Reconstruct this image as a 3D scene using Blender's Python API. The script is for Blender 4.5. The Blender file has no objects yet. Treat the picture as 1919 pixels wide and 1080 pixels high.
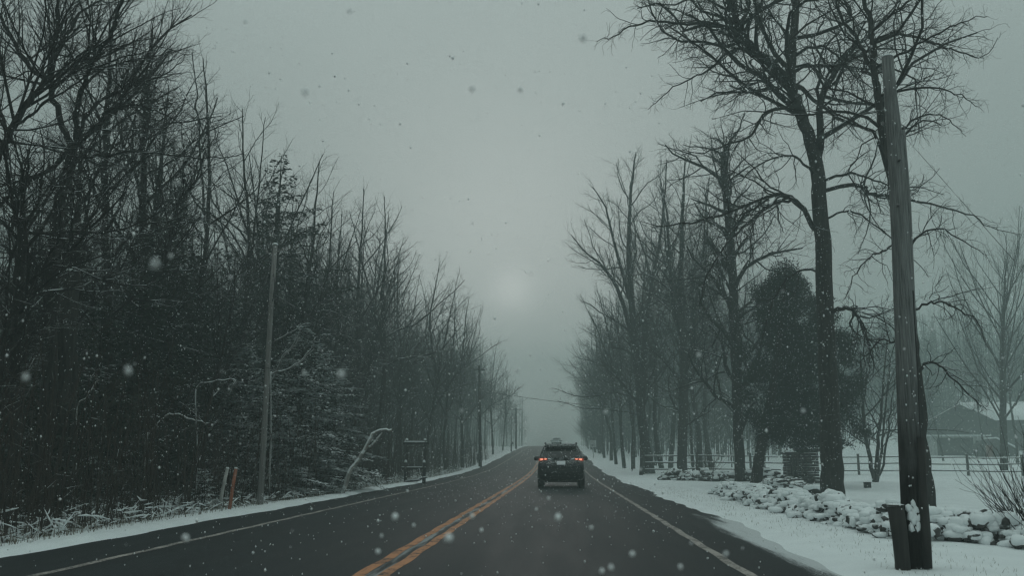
import bpy, bmesh, math, random
import numpy as np
from mathutils import Vector, Matrix
from mathutils.bvhtree import BVHTree

# ------------------------------------------------------------------ camera
C = bpy.context.scene.collection
FPX, CX, CY = 1760.0, 959.5, 540.0
CAMZ = 1.18
TH = math.atan(318 / FPX)
PSI = math.atan(88 * math.cos(TH) / FPX)
cd = bpy.data.cameras.new('camera')
cam = bpy.data.objects.new('camera', cd)
C.objects.link(cam)
cam.location = (0, 0, CAMZ)
cam.rotation_euler = (math.pi / 2 + TH, 0, PSI)
cd.sensor_width = 36
cd.lens = FPX / 1919 * 36
cd.clip_start = 0.05
cd.clip_end = 2000
cd.dof.use_dof = True
cd.dof.focus_distance = 36
cd.dof.aperture_fstop = 3.4
cd.dof.aperture_blades = 9
S = bpy.context.scene
S.camera = cam

# ------------------------------------------------------------------ sky, sun, exposure
SUN_EL, SUN_AZ = math.radians(10.0), math.radians(-2.9)     # ahead, just left of the road
w = bpy.data.worlds.new('World')
S.world = w
w.use_nodes = True
nt = w.node_tree
nt.nodes.clear()
N = nt.nodes.new
sky = N('ShaderNodeTexSky')
sky.sky_type = 'NISHITA'
sky.sun_disc = False
sky.sun_elevation = SUN_EL
sky.sun_rotation = SUN_AZ
sky.dust_density = 4.0
sky.air_density = 1.5
hs = N('ShaderNodeHueSaturation'); hs.inputs['Saturation'].default_value = 0.10
nt.links.new(sky.outputs[0], hs.inputs['Color'])
mx = N('ShaderNodeMix'); mx.data_type = 'RGBA'; mx.inputs[0].default_value = 0.93   # overcast deck
mx.inputs[7].default_value = (3.08, 3.72, 3.62, 1)
nt.links.new(hs.outputs[0], mx.inputs[6])
tc = N('ShaderNodeTexCoord'); sx = N('ShaderNodeSeparateXYZ')
nt.links.new(tc.outputs['Generated'], sx.inputs[0])
mr = N('ShaderNodeMapRange')
mr.inputs[1].default_value = 0.0; mr.inputs[2].default_value = 1.0
mr.inputs[3].default_value = 0.80; mr.inputs[4].default_value = 2.75      # overcast sky: zenith brighter than horizon
zq = N('ShaderNodeMath'); zq.operation = 'MULTIPLY'; nt.links.new(sx.outputs['Z'], zq.inputs[0]); nt.links.new(sx.outputs['Z'], zq.inputs[1])
nt.links.new(zq.outputs[0], mr.inputs[0])
nz = N('ShaderNodeTexNoise'); nz.inputs['Scale'].default_value = 2.2; nz.inputs['Detail'].default_value = 4
nt.links.new(tc.outputs['Generated'], nz.inputs['Vector'])
mr2 = N('ShaderNodeMapRange'); mr2.inputs[3].default_value = 0.88; mr2.inputs[4].default_value = 1.12
nt.links.new(nz.outputs['Fac'], mr2.inputs[0])
mm = N('ShaderNodeMath'); mm.operation = 'MULTIPLY'
nt.links.new(mr.outputs[0], mm.inputs[0]); nt.links.new(mr2.outputs[0], mm.inputs[1])
vm = N('ShaderNodeVectorMath'); vm.operation = 'SCALE'
nt.links.new(mx.outputs[2], vm.inputs[0]); nt.links.new(mm.outputs[0], vm.inputs['Scale'])
# the low sun showing faintly through the cloud: a soft core and a broad brightening
SUND = (math.sin(-PSI) * math.cos(math.radians(10.0)), math.cos(PSI) * math.cos(math.radians(10.0)), math.sin(math.radians(10.0)))
dt = N('ShaderNodeVectorMath'); dt.operation = 'DOT_PRODUCT'; dt.inputs[1].default_value = SUND
nrm = N('ShaderNodeVectorMath'); nrm.operation = 'NORMALIZE'; nt.links.new(tc.outputs['Generated'], nrm.inputs[0]); nt.links.new(nrm.outputs[0], dt.inputs[0])
ac = N('ShaderNodeMath'); ac.operation = 'ARCCOSINE'; nt.links.new(dt.outputs['Value'], ac.inputs[0])
def gauss(width, amp):
    d = N('ShaderNodeMath'); d.operation = 'DIVIDE'; nt.links.new(ac.outputs[0], d.inputs[0]); d.inputs[1].default_value = width
    q = N('ShaderNodeMath'); q.operation = 'MULTIPLY'; nt.links.new(d.outputs[0], q.inputs[0]); nt.links.new(d.outputs[0], q.inputs[1])
    e = N('ShaderNodeMath'); e.operation = 'POWER'; e.inputs[0].default_value = math.e
    ng = N('ShaderNodeMath'); ng.operation = 'MULTIPLY'; nt.links.new(q.outputs[0], ng.inputs[0]); ng.inputs[1].default_value = -1
    nt.links.new(ng.outputs[0], e.inputs[1])
    m2 = N('ShaderNodeMath'); m2.operation = 'MULTIPLY'; nt.links.new(e.outputs[0], m2.inputs[0]); m2.inputs[1].default_value = amp
    return m2
g1 = gauss(math.radians(1.3), 2.6); g2 = gauss(math.radians(9), 1.1)
gs = N('ShaderNodeMath'); gs.operation = 'ADD'; nt.links.new(g1.outputs[0], gs.inputs[0]); nt.links.new(g2.outputs[0], gs.inputs[1])
gl = N('ShaderNodeVectorMath'); gl.operation = 'SCALE'; gl.inputs[0].default_value = (1.0, .98, .95); nt.links.new(gs.outputs[0], gl.inputs['Scale'])
ad = N('ShaderNodeVectorMath'); ad.operation = 'ADD'; nt.links.new(vm.outputs[0], ad.inputs[0]); nt.links.new(gl.outputs[0], ad.inputs[1])
bg = N('ShaderNodeBackground'); bg.inputs['Strength'].default_value = 0.12
nt.links.new(ad.outputs[0], bg.inputs['Color'])
wo = N('ShaderNodeOutputWorld'); nt.links.new(bg.outputs[0], wo.inputs['Surface'])
w.cycles.sampling_method = 'AUTOMATIC'

sl = bpy.data.lights.new('sun', 'SUN')
sl.energy = 0.5
sl.angle = math.radians(14)
sl.color = (1.0, 0.97, 0.94)
so = bpy.data.objects.new('sun', sl); C.objects.link(so)
sd = Vector((math.sin(SUN_AZ) * math.cos(SUN_EL), math.cos(SUN_AZ) * math.cos(SUN_EL), math.sin(SUN_EL)))
so.rotation_euler = sd.to_track_quat('Z', 'Y').to_euler()

S.view_settings.view_transform = 'Standard'
S.view_settings.look = 'None'
S.view_settings.exposure = -0.38
S.view_settings.gamma = 1
S.render.engine = 'CYCLES'
cy = S.cycles
cy.max_bounces = 5; cy.diffuse_bounces = 2; cy.glossy_bounces = 2; cy.transmission_bounces = 2
cy.volume_bounces = 2; cy.transparent_max_bounces = 8
cy.caustics_reflective = False; cy.caustics_refractive = False
cy.use_denoising = True
cy.denoiser = 'OPENIMAGEDENOISE'; cy.denoising_input_passes = 'RGB_ALBEDO_NORMAL'; cy.denoising_prefilter = 'ACCURATE'
cy.use_adaptive_sampling = True; cy.adaptive_threshold = 0.012
cy.pixel_filter_type = 'BLACKMAN_HARRIS'
cy.filter_width = 1.3
HAZE_DENSITY = 0.0050

# ------------------------------------------------------------------ projection of measured picture points into the place
ct, st, cp, sp_ = math.cos(TH), math.sin(TH), math.cos(PSI), math.sin(PSI)
Rv = np.array([cp, sp_, 0.0])
Fv = np.array([-sp_ * ct, cp * ct, st])
Uv = np.array([sp_ * st, -cp * st, ct])

def P(px, py, Y):
    d = Fv + Rv * ((px - CX) / FPX) + Uv * ((CY - py) / FPX)
    t = Y / d[1]
    return np.array([0, 0, CAMZ]) + d * t

def sm(a, b, t):
    t = np.clip((np.asarray(t, float) - a) / (b - a), 0, 1)
    return t * t * (3 - 2 * t)

# ------------------------------------------------------------------ terrain heights
PRY = np.array([-80, 0, 45, 60, 77, 100, 139, 175, 197, 230, 260, 330, 500.])
PRZ = np.array([0, 0, 0, .07, .3, .95, 2.15, 3.1, 3.5, 3.9, 4.1, 4.3, 4.5])
def road_z(y):
    return np.interp(y, PRY, PRZ)
HY = np.array([-80, 60, 80, 105, 130, 160, 200, 260, 500.])
HZ = np.array([0, 0, .45, 1.4, 3.9, 7.6, 13, 21, 30.])
rngn = np.random.RandomState(5)
_ph = rngn.uniform(0, 6.28, 40)
def bumps(x, y):
    s = 0
    for i, (fx, fy, a) in enumerate([(.9, .7, .03), (1.7, -1.1, .018), (3.1, 2.3, .010), (.35, .21, .05), (.12, .15, .1), (-2.2, 2.9, .012)]):
        s = s + a * np.sin(fx * x + fy * y + _ph[i]) * np.cos(fy * x * .7 - fx * y * .8 + _ph[i + 10])
    return s
def edge_l(y):
    y = np.asarray(y, float)
    return -6.5 + .05 * np.sin(y * .9 + 1) + .06 * np.sin(y * .31) + .03 * np.sin(y * 2.7)
def edge_r(y):
    y = np.asarray(y, float)
    return 3.05 + .10 * np.sin(y * .33 + 2) + .05 * np.sin(y * .8) + .04 * np.sin(y * 2.9) - .25 * sm(19, 8, y)
def hgt(x, y):
    x = np.asarray(x, float); y = np.asarray(y, float)
    r = road_z(y)
    f = np.interp(y, HY, HZ)
    wr = sm(8, 26, x)
    base = r * (1 - wr) + f * wr
    ol = np.clip(edge_l(y) - x, 0, None); orr = np.clip(x - edge_r(y), 0, None)
    o = ol + orr
    berm = .07 * sm(0, .25, ol) + .05 * sm(0, .5, orr)
    side = sm(.1, 2.5, o)
    # the left woods floor lies a little below the verge, then rises
    left = -.12 * sm(.5, 1.6, ol) + .03 * np.clip(ol - 3, 0, 60) * sm(3, 10, ol) * .4
    return base + berm * np.where(o > 0, 1, 0) + side * bumps(x, y) + left
def hg(x, y):
    return float(hgt(x, y))

# ------------------------------------------------------------------ materials
MATS = {}
def mat(name):
    m = bpy.data.materials.new(name); m.use_nodes = True
    m.node_tree.nodes.clear()
    return m, m.node_tree
def nd(t, ty, **kw):
    n = t.nodes.new(ty)
    for k, v in kw.items():
        if k.startswith('i_'):
            n.inputs[k[2:].replace('_', ' ')].default_value = v
        else:
            setattr(n, k, v)
    return n
def ramp(t, src, p0, p1, c0=(0, 0, 0, 1), c1=(1, 1, 1, 1)):
    r = t.nodes.new('ShaderNodeValToRGB')
    r.color_ramp.elements[0].position = p0; r.color_ramp.elements[1].position = p1
    r.color_ramp.elements[0].color = c0; r.color_ramp.elements[1].color = c1
    t.links.new(src, r.inputs[0])
    return r
def noise(t, scale, detail=4, vec=None, rough=.55):
    n = nd(t, 'ShaderNodeTexNoise'); n.inputs['Scale'].default_value = scale; n.inputs['Detail'].default_value = detail
    n.inputs['Roughness'].default_value = rough
    if vec is not None: t.links.new(vec, n.inputs['Vector'])
    return n
def mixc(t, fac, a, b):
    m = nd(t, 'ShaderNodeMix', data_type='RGBA')
    if isinstance(fac, (int, float)): m.inputs[0].default_value = fac
    else: t.links.new(fac, m.inputs[0])
    for i, v in ((6, a), (7, b)):
        if isinstance(v, tuple): m.inputs[i].default_value = v if len(v) == 4 else (*v, 1)
        else: t.links.new(v, m.inputs[i])
    return m.outputs[2]
def math_(t, op, a, b=None, clamp=False):
    m = nd(t, 'ShaderNodeMath', operation=op, use_clamp=clamp)
    for i, v in ((0, a), (1, b)):
        if v is None: continue
        if isinstance(v, (int, float)): m.inputs[i].default_value = v
        else: t.links.new(v, m.inputs[i])
    return m.outputs[0]
def finish(m, t, color, rough=.8, bump=None, bstr=.3, bdist=.02, metallic=0, spec=.5):
    b = nd(t, 'ShaderNodeBsdfPrincipled')
    if isinstance(color, tuple): b.inputs['Base Color'].default_value = (*color[:3], 1)
    else: t.links.new(color, b.inputs['Base Color'])
    if isinstance(rough, (int, float)): b.inputs['Roughness'].default_value = rough
    else: t.links.new(rough, b.inputs['Roughness'])
    b.inputs['Metallic'].default_value = metallic
    b.inputs['Specular IOR Level'].default_value = spec
    if bump is not None:
        bp = nd(t, 'ShaderNodeBump'); bp.inputs['Strength'].default_value = bstr; bp.inputs['Distance'].default_value = bdist
        t.links.new(bump, bp.inputs['Height']); t.links.new(bp.outputs[0], b.inputs['Normal'])
    o = nd(t, 'ShaderNodeOutputMaterial'); t.links.new(b.outputs[0], o.inputs['Surface'])
    return b
SNOW = (.80, .84, .85)

def snow_over(t, base, amount, scale, lo=.35, hi=.75, soft=.12):
    """snow lying on upward faces, broken by noise"""
    g = nd(t, 'ShaderNodeNewGeometry')
    s = nd(t, 'ShaderNodeSeparateXYZ'); t.links.new(g.outputs['True Normal'], s.inputs[0])
    up = nd(t, 'ShaderNodeMapRange'); up.inputs[1].default_value = lo; up.inputs[2].default_value = hi
    t.links.new(s.outputs['Z'], up.inputs[0])
    n = noise(t, scale, 3, g.outputs['Position'])
    a = nd(t, 'ShaderNodeMapRange'); a.inputs[1].default_value = 1 - amount - soft / 2; a.inputs[2].default_value = 1 - amount + soft / 2
    t.links.new(n.outputs['Fac'], a.inputs[0])
    f = math_(t, 'MULTIPLY', up.outputs[0], a.outputs[0], True)
    return mixc(t, f, base, SNOW), f

def m_bark(name, c0, c1, amount=.42, lo=.55, hi=.8, nscale=1.7):
    m, t = mat(name)
    g = nd(t, 'ShaderNodeTexCoord')
    mp = nd(t, 'ShaderNodeMapping'); mp.inputs['Scale'].default_value = (7, 7, 1.1)
    t.links.new(g.outputs['Object'], mp.inputs[0])
    n = noise(t, 3.0, 6, mp.outputs[0], .65)
    r = ramp(t, n.outputs['Fac'], .35, .68, (*c0, 1), (*c1, 1))
    col, f = snow_over(t, r.outputs[0], amount, nscale, lo, hi)
    finish(m, t, col, .9, n.outputs['Fac'], .6, .03, spec=.25)
    return m
MATS['bark'] = m_bark('dark wet bark', (.012, .012, .011), (.045, .042, .038), .44)
MATS['bark_near'] = m_bark('ridged bark', (.010, .010, .009), (.05, .046, .042), .43)
MATS['bark_grey'] = m_bark('grey bark', (.03, .03, .028), (.085, .08, .075), .50)
MATS['twig'] = m_bark('twigs', (.012, .011, .010), (.03, .027, .025), .50, .6, .85)
MATS['twig_brown'] = m_bark('brown twigs', (.03, .024, .02), (.07, .058, .048), .42, .7, .9)
MATS['snag'] = m_bark('snow caked dead wood', (.05, .05, .045), (.14, .13, .12), .78, -.15, .35)

def m_needle(name, c0, c1, amount, nscale=1.5):
    m, t = mat(name)
    g = nd(t, 'ShaderNodeNewGeometry')
    n = noise(t, 2.5, 3, g.outputs['Position'])
    r = ramp(t, n.outputs['Fac'], .3, .7, (*c0, 1), (*c1, 1))
    col, f = snow_over(t, r.outputs[0], amount, nscale, .15, .45, .1)
    finish(m, t, col, .8, spec=.25)
    return m
MATS['needle'] = m_needle('dark needles', (.010, .018, .014), (.028, .045, .032), .36)
MATS['needle_snowy'] = m_needle('snow dusted needles', (.014, .022, .016), (.03, .05, .036), .535, 2.0)
MATS['needle_loaded'] = m_needle('snow loaded needles', (.014, .022, .016), (.03, .05, .036), .66, 4)
MATS['juniper'] = m_needle('juniper scale leaves', (.009, .014, .012), (.024, .035, .028), .30, 2.5)

# snow ground
m, t = mat('snow ground'); MATS['snow'] = m
g = nd(t, 'ShaderNodeNewGeometry'); sxy = nd(t, 'ShaderNodeSeparateXYZ'); t.links.new(g.outputs['Position'], sxy.inputs[0])
n1 = noise(t, 1.3, 6, g.outputs['Position']); n2 = noise(t, 22, 3, g.outputs['Position']); n3 = noise(t, 60, 2, g.outputs['Position'])
# litter showing through, on the woods side (x < -7.4) most of all
lw = nd(t, 'ShaderNodeMapRange'); lw.inputs[1].default_value = -7.0; lw.inputs[2].default_value = -8.0
lw.inputs[3].default_value = 0.0; lw.inputs[4].default_value = .29
t.links.new(sxy.outputs['X'], lw.inputs[0])
cmb = math_(t, 'ADD', math_(t, 'MULTIPLY', n1.outputs['Fac'], .5), math_(t, 'MULTIPLY', n2.outputs['Fac'], .5))
thr = math_(t, 'SUBTRACT', .70, lw.outputs[0])
lit = nd(t, 'ShaderNodeMapRange'); lit.inputs[3].default_value = 0; lit.inputs[4].default_value = 1
t.links.new(cmb, lit.inputs[0]); t.links.new(thr, lit.inputs[1]); t.links.new(math_(t, 'ADD', thr, .07), lit.inputs[2])
far = nd(t, 'ShaderNodeMapRange'); far.inputs[1].default_value = 50; far.inputs[2].default_value = 75; far.inputs[3].default_value = 1; far.inputs[4].default_value = .25
t.links.new(sxy.outputs['Y'], far.inputs[0])
litf = math_(t, 'MULTIPLY', lit.outputs[0], far.outputs[0], True)
lcol = ramp(t, n3.outputs['Fac'], .35, .7, (.02, .018, .014, 1), (.075, .06, .045, 1))
scol = ramp(t, n1.outputs['Fac'], .3, .7, (.72, .76, .77, 1), (.82, .86, .87, 1))
col = mixc(t, litf, scol.outputs[0], lcol.outputs[0])
hgt_n = math_(t, 'ADD', math_(t, 'MULTIPLY', n1.outputs['Fac'], .7), math_(t, 'MULTIPLY', n2.outputs['Fac'], .3))
finish(m, t, col, .75, hgt_n, .55, .07, spec=.3)

m, t = mat('lying snow'); MATS['snowcap'] = m
g = nd(t, 'ShaderNodeNewGeometry'); n1 = noise(t, 9, 4, g.outputs['Position'])
finish(m, t, SNOW, .75, n1.outputs['Fac'], .4, .03, spec=.3)

# asphalt
def road_mat(name, kind):
    m, t = mat(name)
    g = nd(t, 'ShaderNodeNewGeometry'); s = nd(t, 'ShaderNodeSeparateXYZ'); t.links.new(g.outputs['Position'], s.inputs[0])
    X, Y = s.outputs['X'], s.outputs['Y']
    fine = noise(t, 95, 2, g.outputs['Position']); mid = noise(t, 6, 4, g.outputs['Position']); big = noise(t, .35, 4, g.outputs['Position'])
    mp = nd(t, 'ShaderNodeMapping'); mp.inputs['Scale'].default_value = (1.6, .12, 1); t.links.new(g.outputs['Position'], mp.inputs[0])
    streak = noise(t, 1.4, 5, mp.outputs[0])
    a = ramp(t, fine.outputs['Fac'], .3, .75, (.005, .0068, .0076, 1), (.030, .037, .040, 1))
    wet = ramp(t, streak.outputs['Fac'], .35, .65, (.8, .8, .8, 1), (1.12, 1.12, 1.12, 1))
    mul = nd(t, 'ShaderNodeMix', data_type='RGBA', blend_type='MULTIPLY'); mul.inputs[0].default_value = 1
    t.links.new(a.outputs[0], mul.inputs[6]); t.links.new(wet.outputs[0], mul.inputs[7])
    col = mul.outputs[2]
    # tar seams across and along the road
    def seam(coord, other, pos, wid, lo, hi, sc):
        nn = noise(t, sc, 3, g.outputs['Position'])
        off = math_(t, 'MULTIPLY', math_(t, 'SUBTRACT', nn.outputs['Fac'], .5), .5)
        d = math_(t, 'ABSOLUTE', math_(t, 'SUBTRACT', math_(t, 'ADD', coord, off), pos))
        f = math_(t, 'LESS_THAN', d, wid)
        r1 = math_(t, 'MULTIPLY', math_(t, 'GREATER_THAN', other, lo), math_(t, 'LESS_THAN', other, hi))
        return math_(t, 'MULTIPLY', f, r1)
    cr = None
    for args in ((Y, X, 20.9, .035, -1.9, 1.6, 1.0), (Y, X, 9.6, .014, -6.5, -2.0, .7), (Y, X, 17.9, .02, -6.4, -2.2, .9),
                 (X, Y, -3.35, .018, 24, 31, .6), (Y, X, 13.2, .010, -1.7, 3.0, 1.3), (Y, X, 33, .04, -6.4, 2.6, .8), (X, Y, .25, .012, 5, 18, .5)):
        f = seam(*args)
        cr = f if cr is None else math_(t, 'MAXIMUM', cr, f)
    col = mixc(t, math_(t, 'MULTIPLY', cr, .8), col, (.008, .008, .009))
    if kind == 'yellow':
        wn = noise(t, 3.2, 5, g.outputs['Position'], .7); wn2 = noise(t, 28, 3, g.outputs['Position'])
        f = math_(t, 'ADD', math_(t, 'MULTIPLY', wn.outputs['Fac'], .6), math_(t, 'MULTIPLY', wn2.outputs['Fac'], .4))
        f = ramp(t, f, .40, .50).outputs[0]
        col = mixc(t, f, col, (.46, .20, .09))
    if kind == 'white':
        wn = noise(t, 2.2, 5, g.outputs['Position'], .7); wn2 = noise(t, 35, 3, g.outputs['Position'])
        f = math_(t, 'ADD', math_(t, 'MULTIPLY', wn.outputs['Fac'], .5), math_(t, 'MULTIPLY', wn2.outputs['Fac'], .5))
        f = ramp(t, f, .38, .56).outputs[0]
        col = mixc(t, f, col, (.40, .36, .33))
    # powder snow drifting in from both edges, and between the centre lines
    sn = noise(t, 2.6, 6, mp.outputs[0], .62); sn2 = noise(t, 45, 3, g.outputs['Position'])
    s_ = math_(t, 'ADD', math_(t, 'MULTIPLY', sn.outputs['Fac'], .62), math_(t, 'MULTIPLY', sn2.outputs['Fac'], .38))
    er = nd(t, 'ShaderNodeMapRange', interpolation_type='SMOOTHSTEP'); er.inputs[1].default_value = 1.95; er.inputs[2].default_value = 3.15
    t.links.new(X, er.inputs[0])
    nearf = nd(t, 'ShaderNodeMapRange'); nearf.inputs[1].default_value = 21.5; nearf.inputs[2].default_value = 17; nearf.inputs[3].default_value = .28; nearf.inputs[4].default_value = .68
    t.links.new(Y, nearf.inputs[0])
    er_ = math_(t, 'MULTIPLY', er.outputs[0], nearf.outputs[0])
    el = nd(t, 'ShaderNodeMapRange', interpolation_type='SMOOTHSTEP'); el.inputs[1].default_value = -6.25; el.inputs[2].default_value = -6.62
    el.inputs[4].default_value = .3
    t.links.new(X, el.inputs[0])
    amt = math_(t, 'ADD', er_, el.outputs[0])
    thr = math_(t, 'SUBTRACT', .90, amt)
    pf = nd(t, 'ShaderNodeMapRange'); t.links.new(s_, pf.inputs[0]); t.links.new(thr, pf.inputs[1]); t.links.new(math_(t, 'ADD', thr, .16), pf.inputs[2])
    pf.inputs[4].default_value = .85
    # centre strip
    cx_ = math_(t, 'LESS_THAN', math_(t, 'ABSOLUTE', math_(t, 'ADD', X, 1.9)), .085)
    cn = ramp(t, sn.outputs['Fac'], .46, .56).outputs[0]
    cs = math_(t, 'MULTIPLY', math_(t, 'MULTIPLY', cx_, cn), .38)
    if kind != 'yellow':
        pfa = math_(t, 'MAXIMUM', pf.outputs[0], cs)
    else:
        pfa = pf.outputs[0]
    # fresh flakes not yet melted
    fl = noise(t, 130, 1, g.outputs['Position'])
    flf = ramp(t, fl.outputs['Fac'], .735, .76).outputs[0]
    pfa = math_(t, 'MAXIMUM', pfa, math_(t, 'MULTIPLY', flf, .6))
    col = mixc(t, pfa, col, (.62, .65, .66))
    ro = ramp(t, streak.outputs['Fac'], .35, .65, (.62, .62, .62, 1), (.70, .70, .70, 1))
    ht = math_(t, 'ADD', math_(t, 'MULTIPLY', fine.outputs['Fac'], .7), math_(t, 'MULTIPLY', mid.outputs['Fac'], .3))
    finish(m, t, col, ro.outputs[0], ht, .7, .008, spec=.16)
    return m
MATS['asphalt'] = road_mat('asphalt', 'plain')
MATS['yellow'] = road_mat('worn yellow paint', 'yellow')
MATS['white_line'] = road_mat('worn white paint', 'white')

def m_simple(name, c, rough=.6, c2=None, scale=8, metallic=0, spec=.5, snow=None, bump=.2, stretch=None, coat=0):
    m, t = mat(name)
    g = nd(t, 'ShaderNodeTexCoord'); v = g.outputs['Object']
    if stretch:
        mp = nd(t, 'ShaderNodeMapping'); mp.inputs['Scale'].default_value = stretch; t.links.new(v, mp.inputs[0]); v = mp.outputs[0]
    n = noise(t, scale, 5, v)
    c2 = c2 or tuple(x * .7 for x in c)
    col = ramp(t, n.outputs['Fac'], .3, .7, (*c2, 1), (*c, 1)).outputs[0]
    if snow: col, _ = snow_over(t, col, *snow)
    b = finish(m, t, col, rough, n.outputs['Fac'], bump, .01, metallic, spec)
    if coat: b.inputs['Coat Weight'].default_value = coat
    MATS[name] = m
    return m
m_simple('pole_wood', (.15, .147, .138), .85, (.07, .067, .062), 5, snow=(.5, 2.5, .3, .6), stretch=(9, 9, .5), bump=.5)
# weathered pole: darker over its lowest two metres
m, t = mat('weathered pole'); MATS['pole_big'] = m
g = nd(t, 'ShaderNodeTexCoord'); mp = nd(t, 'ShaderNodeMapping'); mp.inputs['Scale'].default_value = (16, 16, .6); t.links.new(g.outputs['Object'], mp.inputs[0])
n = noise(t, 5, 6, mp.outputs[0], .65); n4 = noise(t, 2.2, 4, g.outputs['Object'])
c_ = ramp(t, n.outputs['Fac'], .32, .68, (.075, .078, .077, 1), (.24, .25, .245, 1))
s_ = nd(t, 'ShaderNodeSeparateXYZ'); t.links.new(g.outputs['Object'], s_.inputs[0])
zz = math_(t, 'ADD', s_.outputs['Z'], math_(t, 'MULTIPLY', n4.outputs['Fac'], 1.6))
wf_ = nd(t, 'ShaderNodeMapRange'); wf_.inputs[1].default_value = 1.7; wf_.inputs[2].default_value = 3.0; t.links.new(zz, wf_.inputs[0])
c2_ = ramp(t, n.outputs['Fac'], .35, .7, (.006, .006, .006, 1), (.03, .028, .026, 1))
finish(m, t, mixc(t, wf_.outputs[0], c2_.outputs[0], c_.outputs[0]), .85, n.outputs['Fac'], .9, .012, spec=.2)
m_simple('pole_pale', (.25, .245, .235), .85, (.14, .135, .13), 5, snow=(.5, 2.5, .3, .6), stretch=(9, 9, .5), bump=.5)
m_simple('pole_wood_dark', (.035, .033, .03), .85, (.012, .012, .011), 5, snow=(.5, 2.5, .3, .6), stretch=(9, 9, .6), bump=.5)
m_simple('timber_dark', (.03, .027, .024), .85, (.012, .011, .01), 6, snow=(.6, 6, .3, .6), bump=.4)
m_simple('timber_grey', (.09, .085, .075), .85, (.04, .038, .034), 6, snow=(.7, 4, .3, .6), bump=.4)
m_simple('stone', (.08, .077, .074), .9, (.02, .02, .019), 5, snow=(.55, 5, .35, .7), bump=.7)
m_simple('stone_dark', (.07, .066, .062), .9, (.02, .02, .019), 7, snow=(.5, 6, .4, .7), bump=.7)
m_simple('car_black', (.004, .0045, .005), .32, (.003, .0035, .004), 20, spec=.15, bump=.02, snow=(.42, 28, .2, .6))
m_simple('car_grey', (.10, .105, .11), .35, (.08, .085, .09), 20, spec=.5, bump=.02, coat=.4, snow=(.75, 5, .2, .6))
m_simple('car_glass', (.004, .0045, .005), .10, (.003, .003, .004), 6, spec=.5, bump=.0)
m_simple('pale_reflection_glass', (.45, .47, .48), .5, (.3, .32, .33), 6, spec=.5, bump=.0)  # far car's rear window: its pale reflection put into the base colour
m_simple('tyre_rubber', (.012, .012, .012), .85, (.007, .007, .007), 40, bump=.4)
m_simple('rim_metal', (.12, .12, .125), .4, (.08, .08, .08), 20, metallic=.8)
m_simple('black_plastic', (.010, .010, .011), .6, (.006, .006, .007), 30, bump=.1)
m_simple('chrome', (.55, .57, .58), .18, (.45, .47, .48), 10, metallic=1)
m_simple('white_plastic', (.62, .64, .64), .5, (.5, .52, .52), 10)
m_simple('plate_white', (.78, .8, .82), .5, (.7, .72, .75), 60)
m_simple('plate_ink', (.05, .07, .14), .5)
m_simple('sign_white', (.62, .64, .63), .5, (.5, .52, .51), 10)
m_simple('sign_ink', (.012, .012, .012), .5)
m_simple('galvanised', (.18, .18, .18), .5, (.12, .12, .12), 20, metallic=.6)
m_simple('cable_black', (.02, .02, .02), .7, snow=(.42, 1.2, .2, .5))
m_simple('insulator', (.25, .24, .23), .3)
m_simple('stake_white', (.5, .5, .48), .6, (.28, .28, .26), 8, stretch=(1, 1, 1))
m_simple('stake_orange', (.40, .13, .065), .6, (.22, .08, .045), 9)
m_simple('wall_white', (.6, .61, .6), .7, (.34, .35, .34), 3)
m_simple('shingle_dark', (.045, .042, .04), .85, (.025, .024, .022), 9, stretch=(1, 1, 6))
m_simple('garage_dark', (.075, .073, .07), .7, (.05, .05, .048), 9)
m_simple('rust_red', (.17, .075, .055), .7, (.11, .05, .04), 5)
m_simple('dry_grass', (.20, .175, .13), .85, (.08, .07, .05), 9, snow=(.5, 5, .1, .5))
m_simple('birch_white', (.38, .36, .33), .8, (.15, .14, .13), 5, snow=(.78, 3, -.2, .3))
m_simple('metal_green', (.03, .045, .038), .5)
m_simple('grille_rubber', (.006, .006, .006), .8)

m, t = mat('falling flakes'); MATS['flake'] = m
b = finish(m, t, (.95, .97, .98), .9, spec=.2)
b.inputs['Subsurface Weight'].default_value = 0.0
m, t = mat('lit tail lamp'); MATS['lamp_red'] = m
n = noise(t, 14, 2, nd(t, 'ShaderNodeTexCoord').outputs['Object'])
b = finish(m, t, (.35, .01, .008), .2, spec=.5)
b.inputs['Emission Color'].default_value = (1.0, .15, .07, 1); b.inputs['Emission Strength'].default_value = .16
m, t = mat('lit bulb'); MATS['lamp_hot'] = m
b = finish(m, t, (.6, .08, .05), .2)
b.inputs['Emission Color'].default_value = (1.0, .36, .22, 1); b.inputs['Emission Strength'].default_value = 1.5

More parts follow.
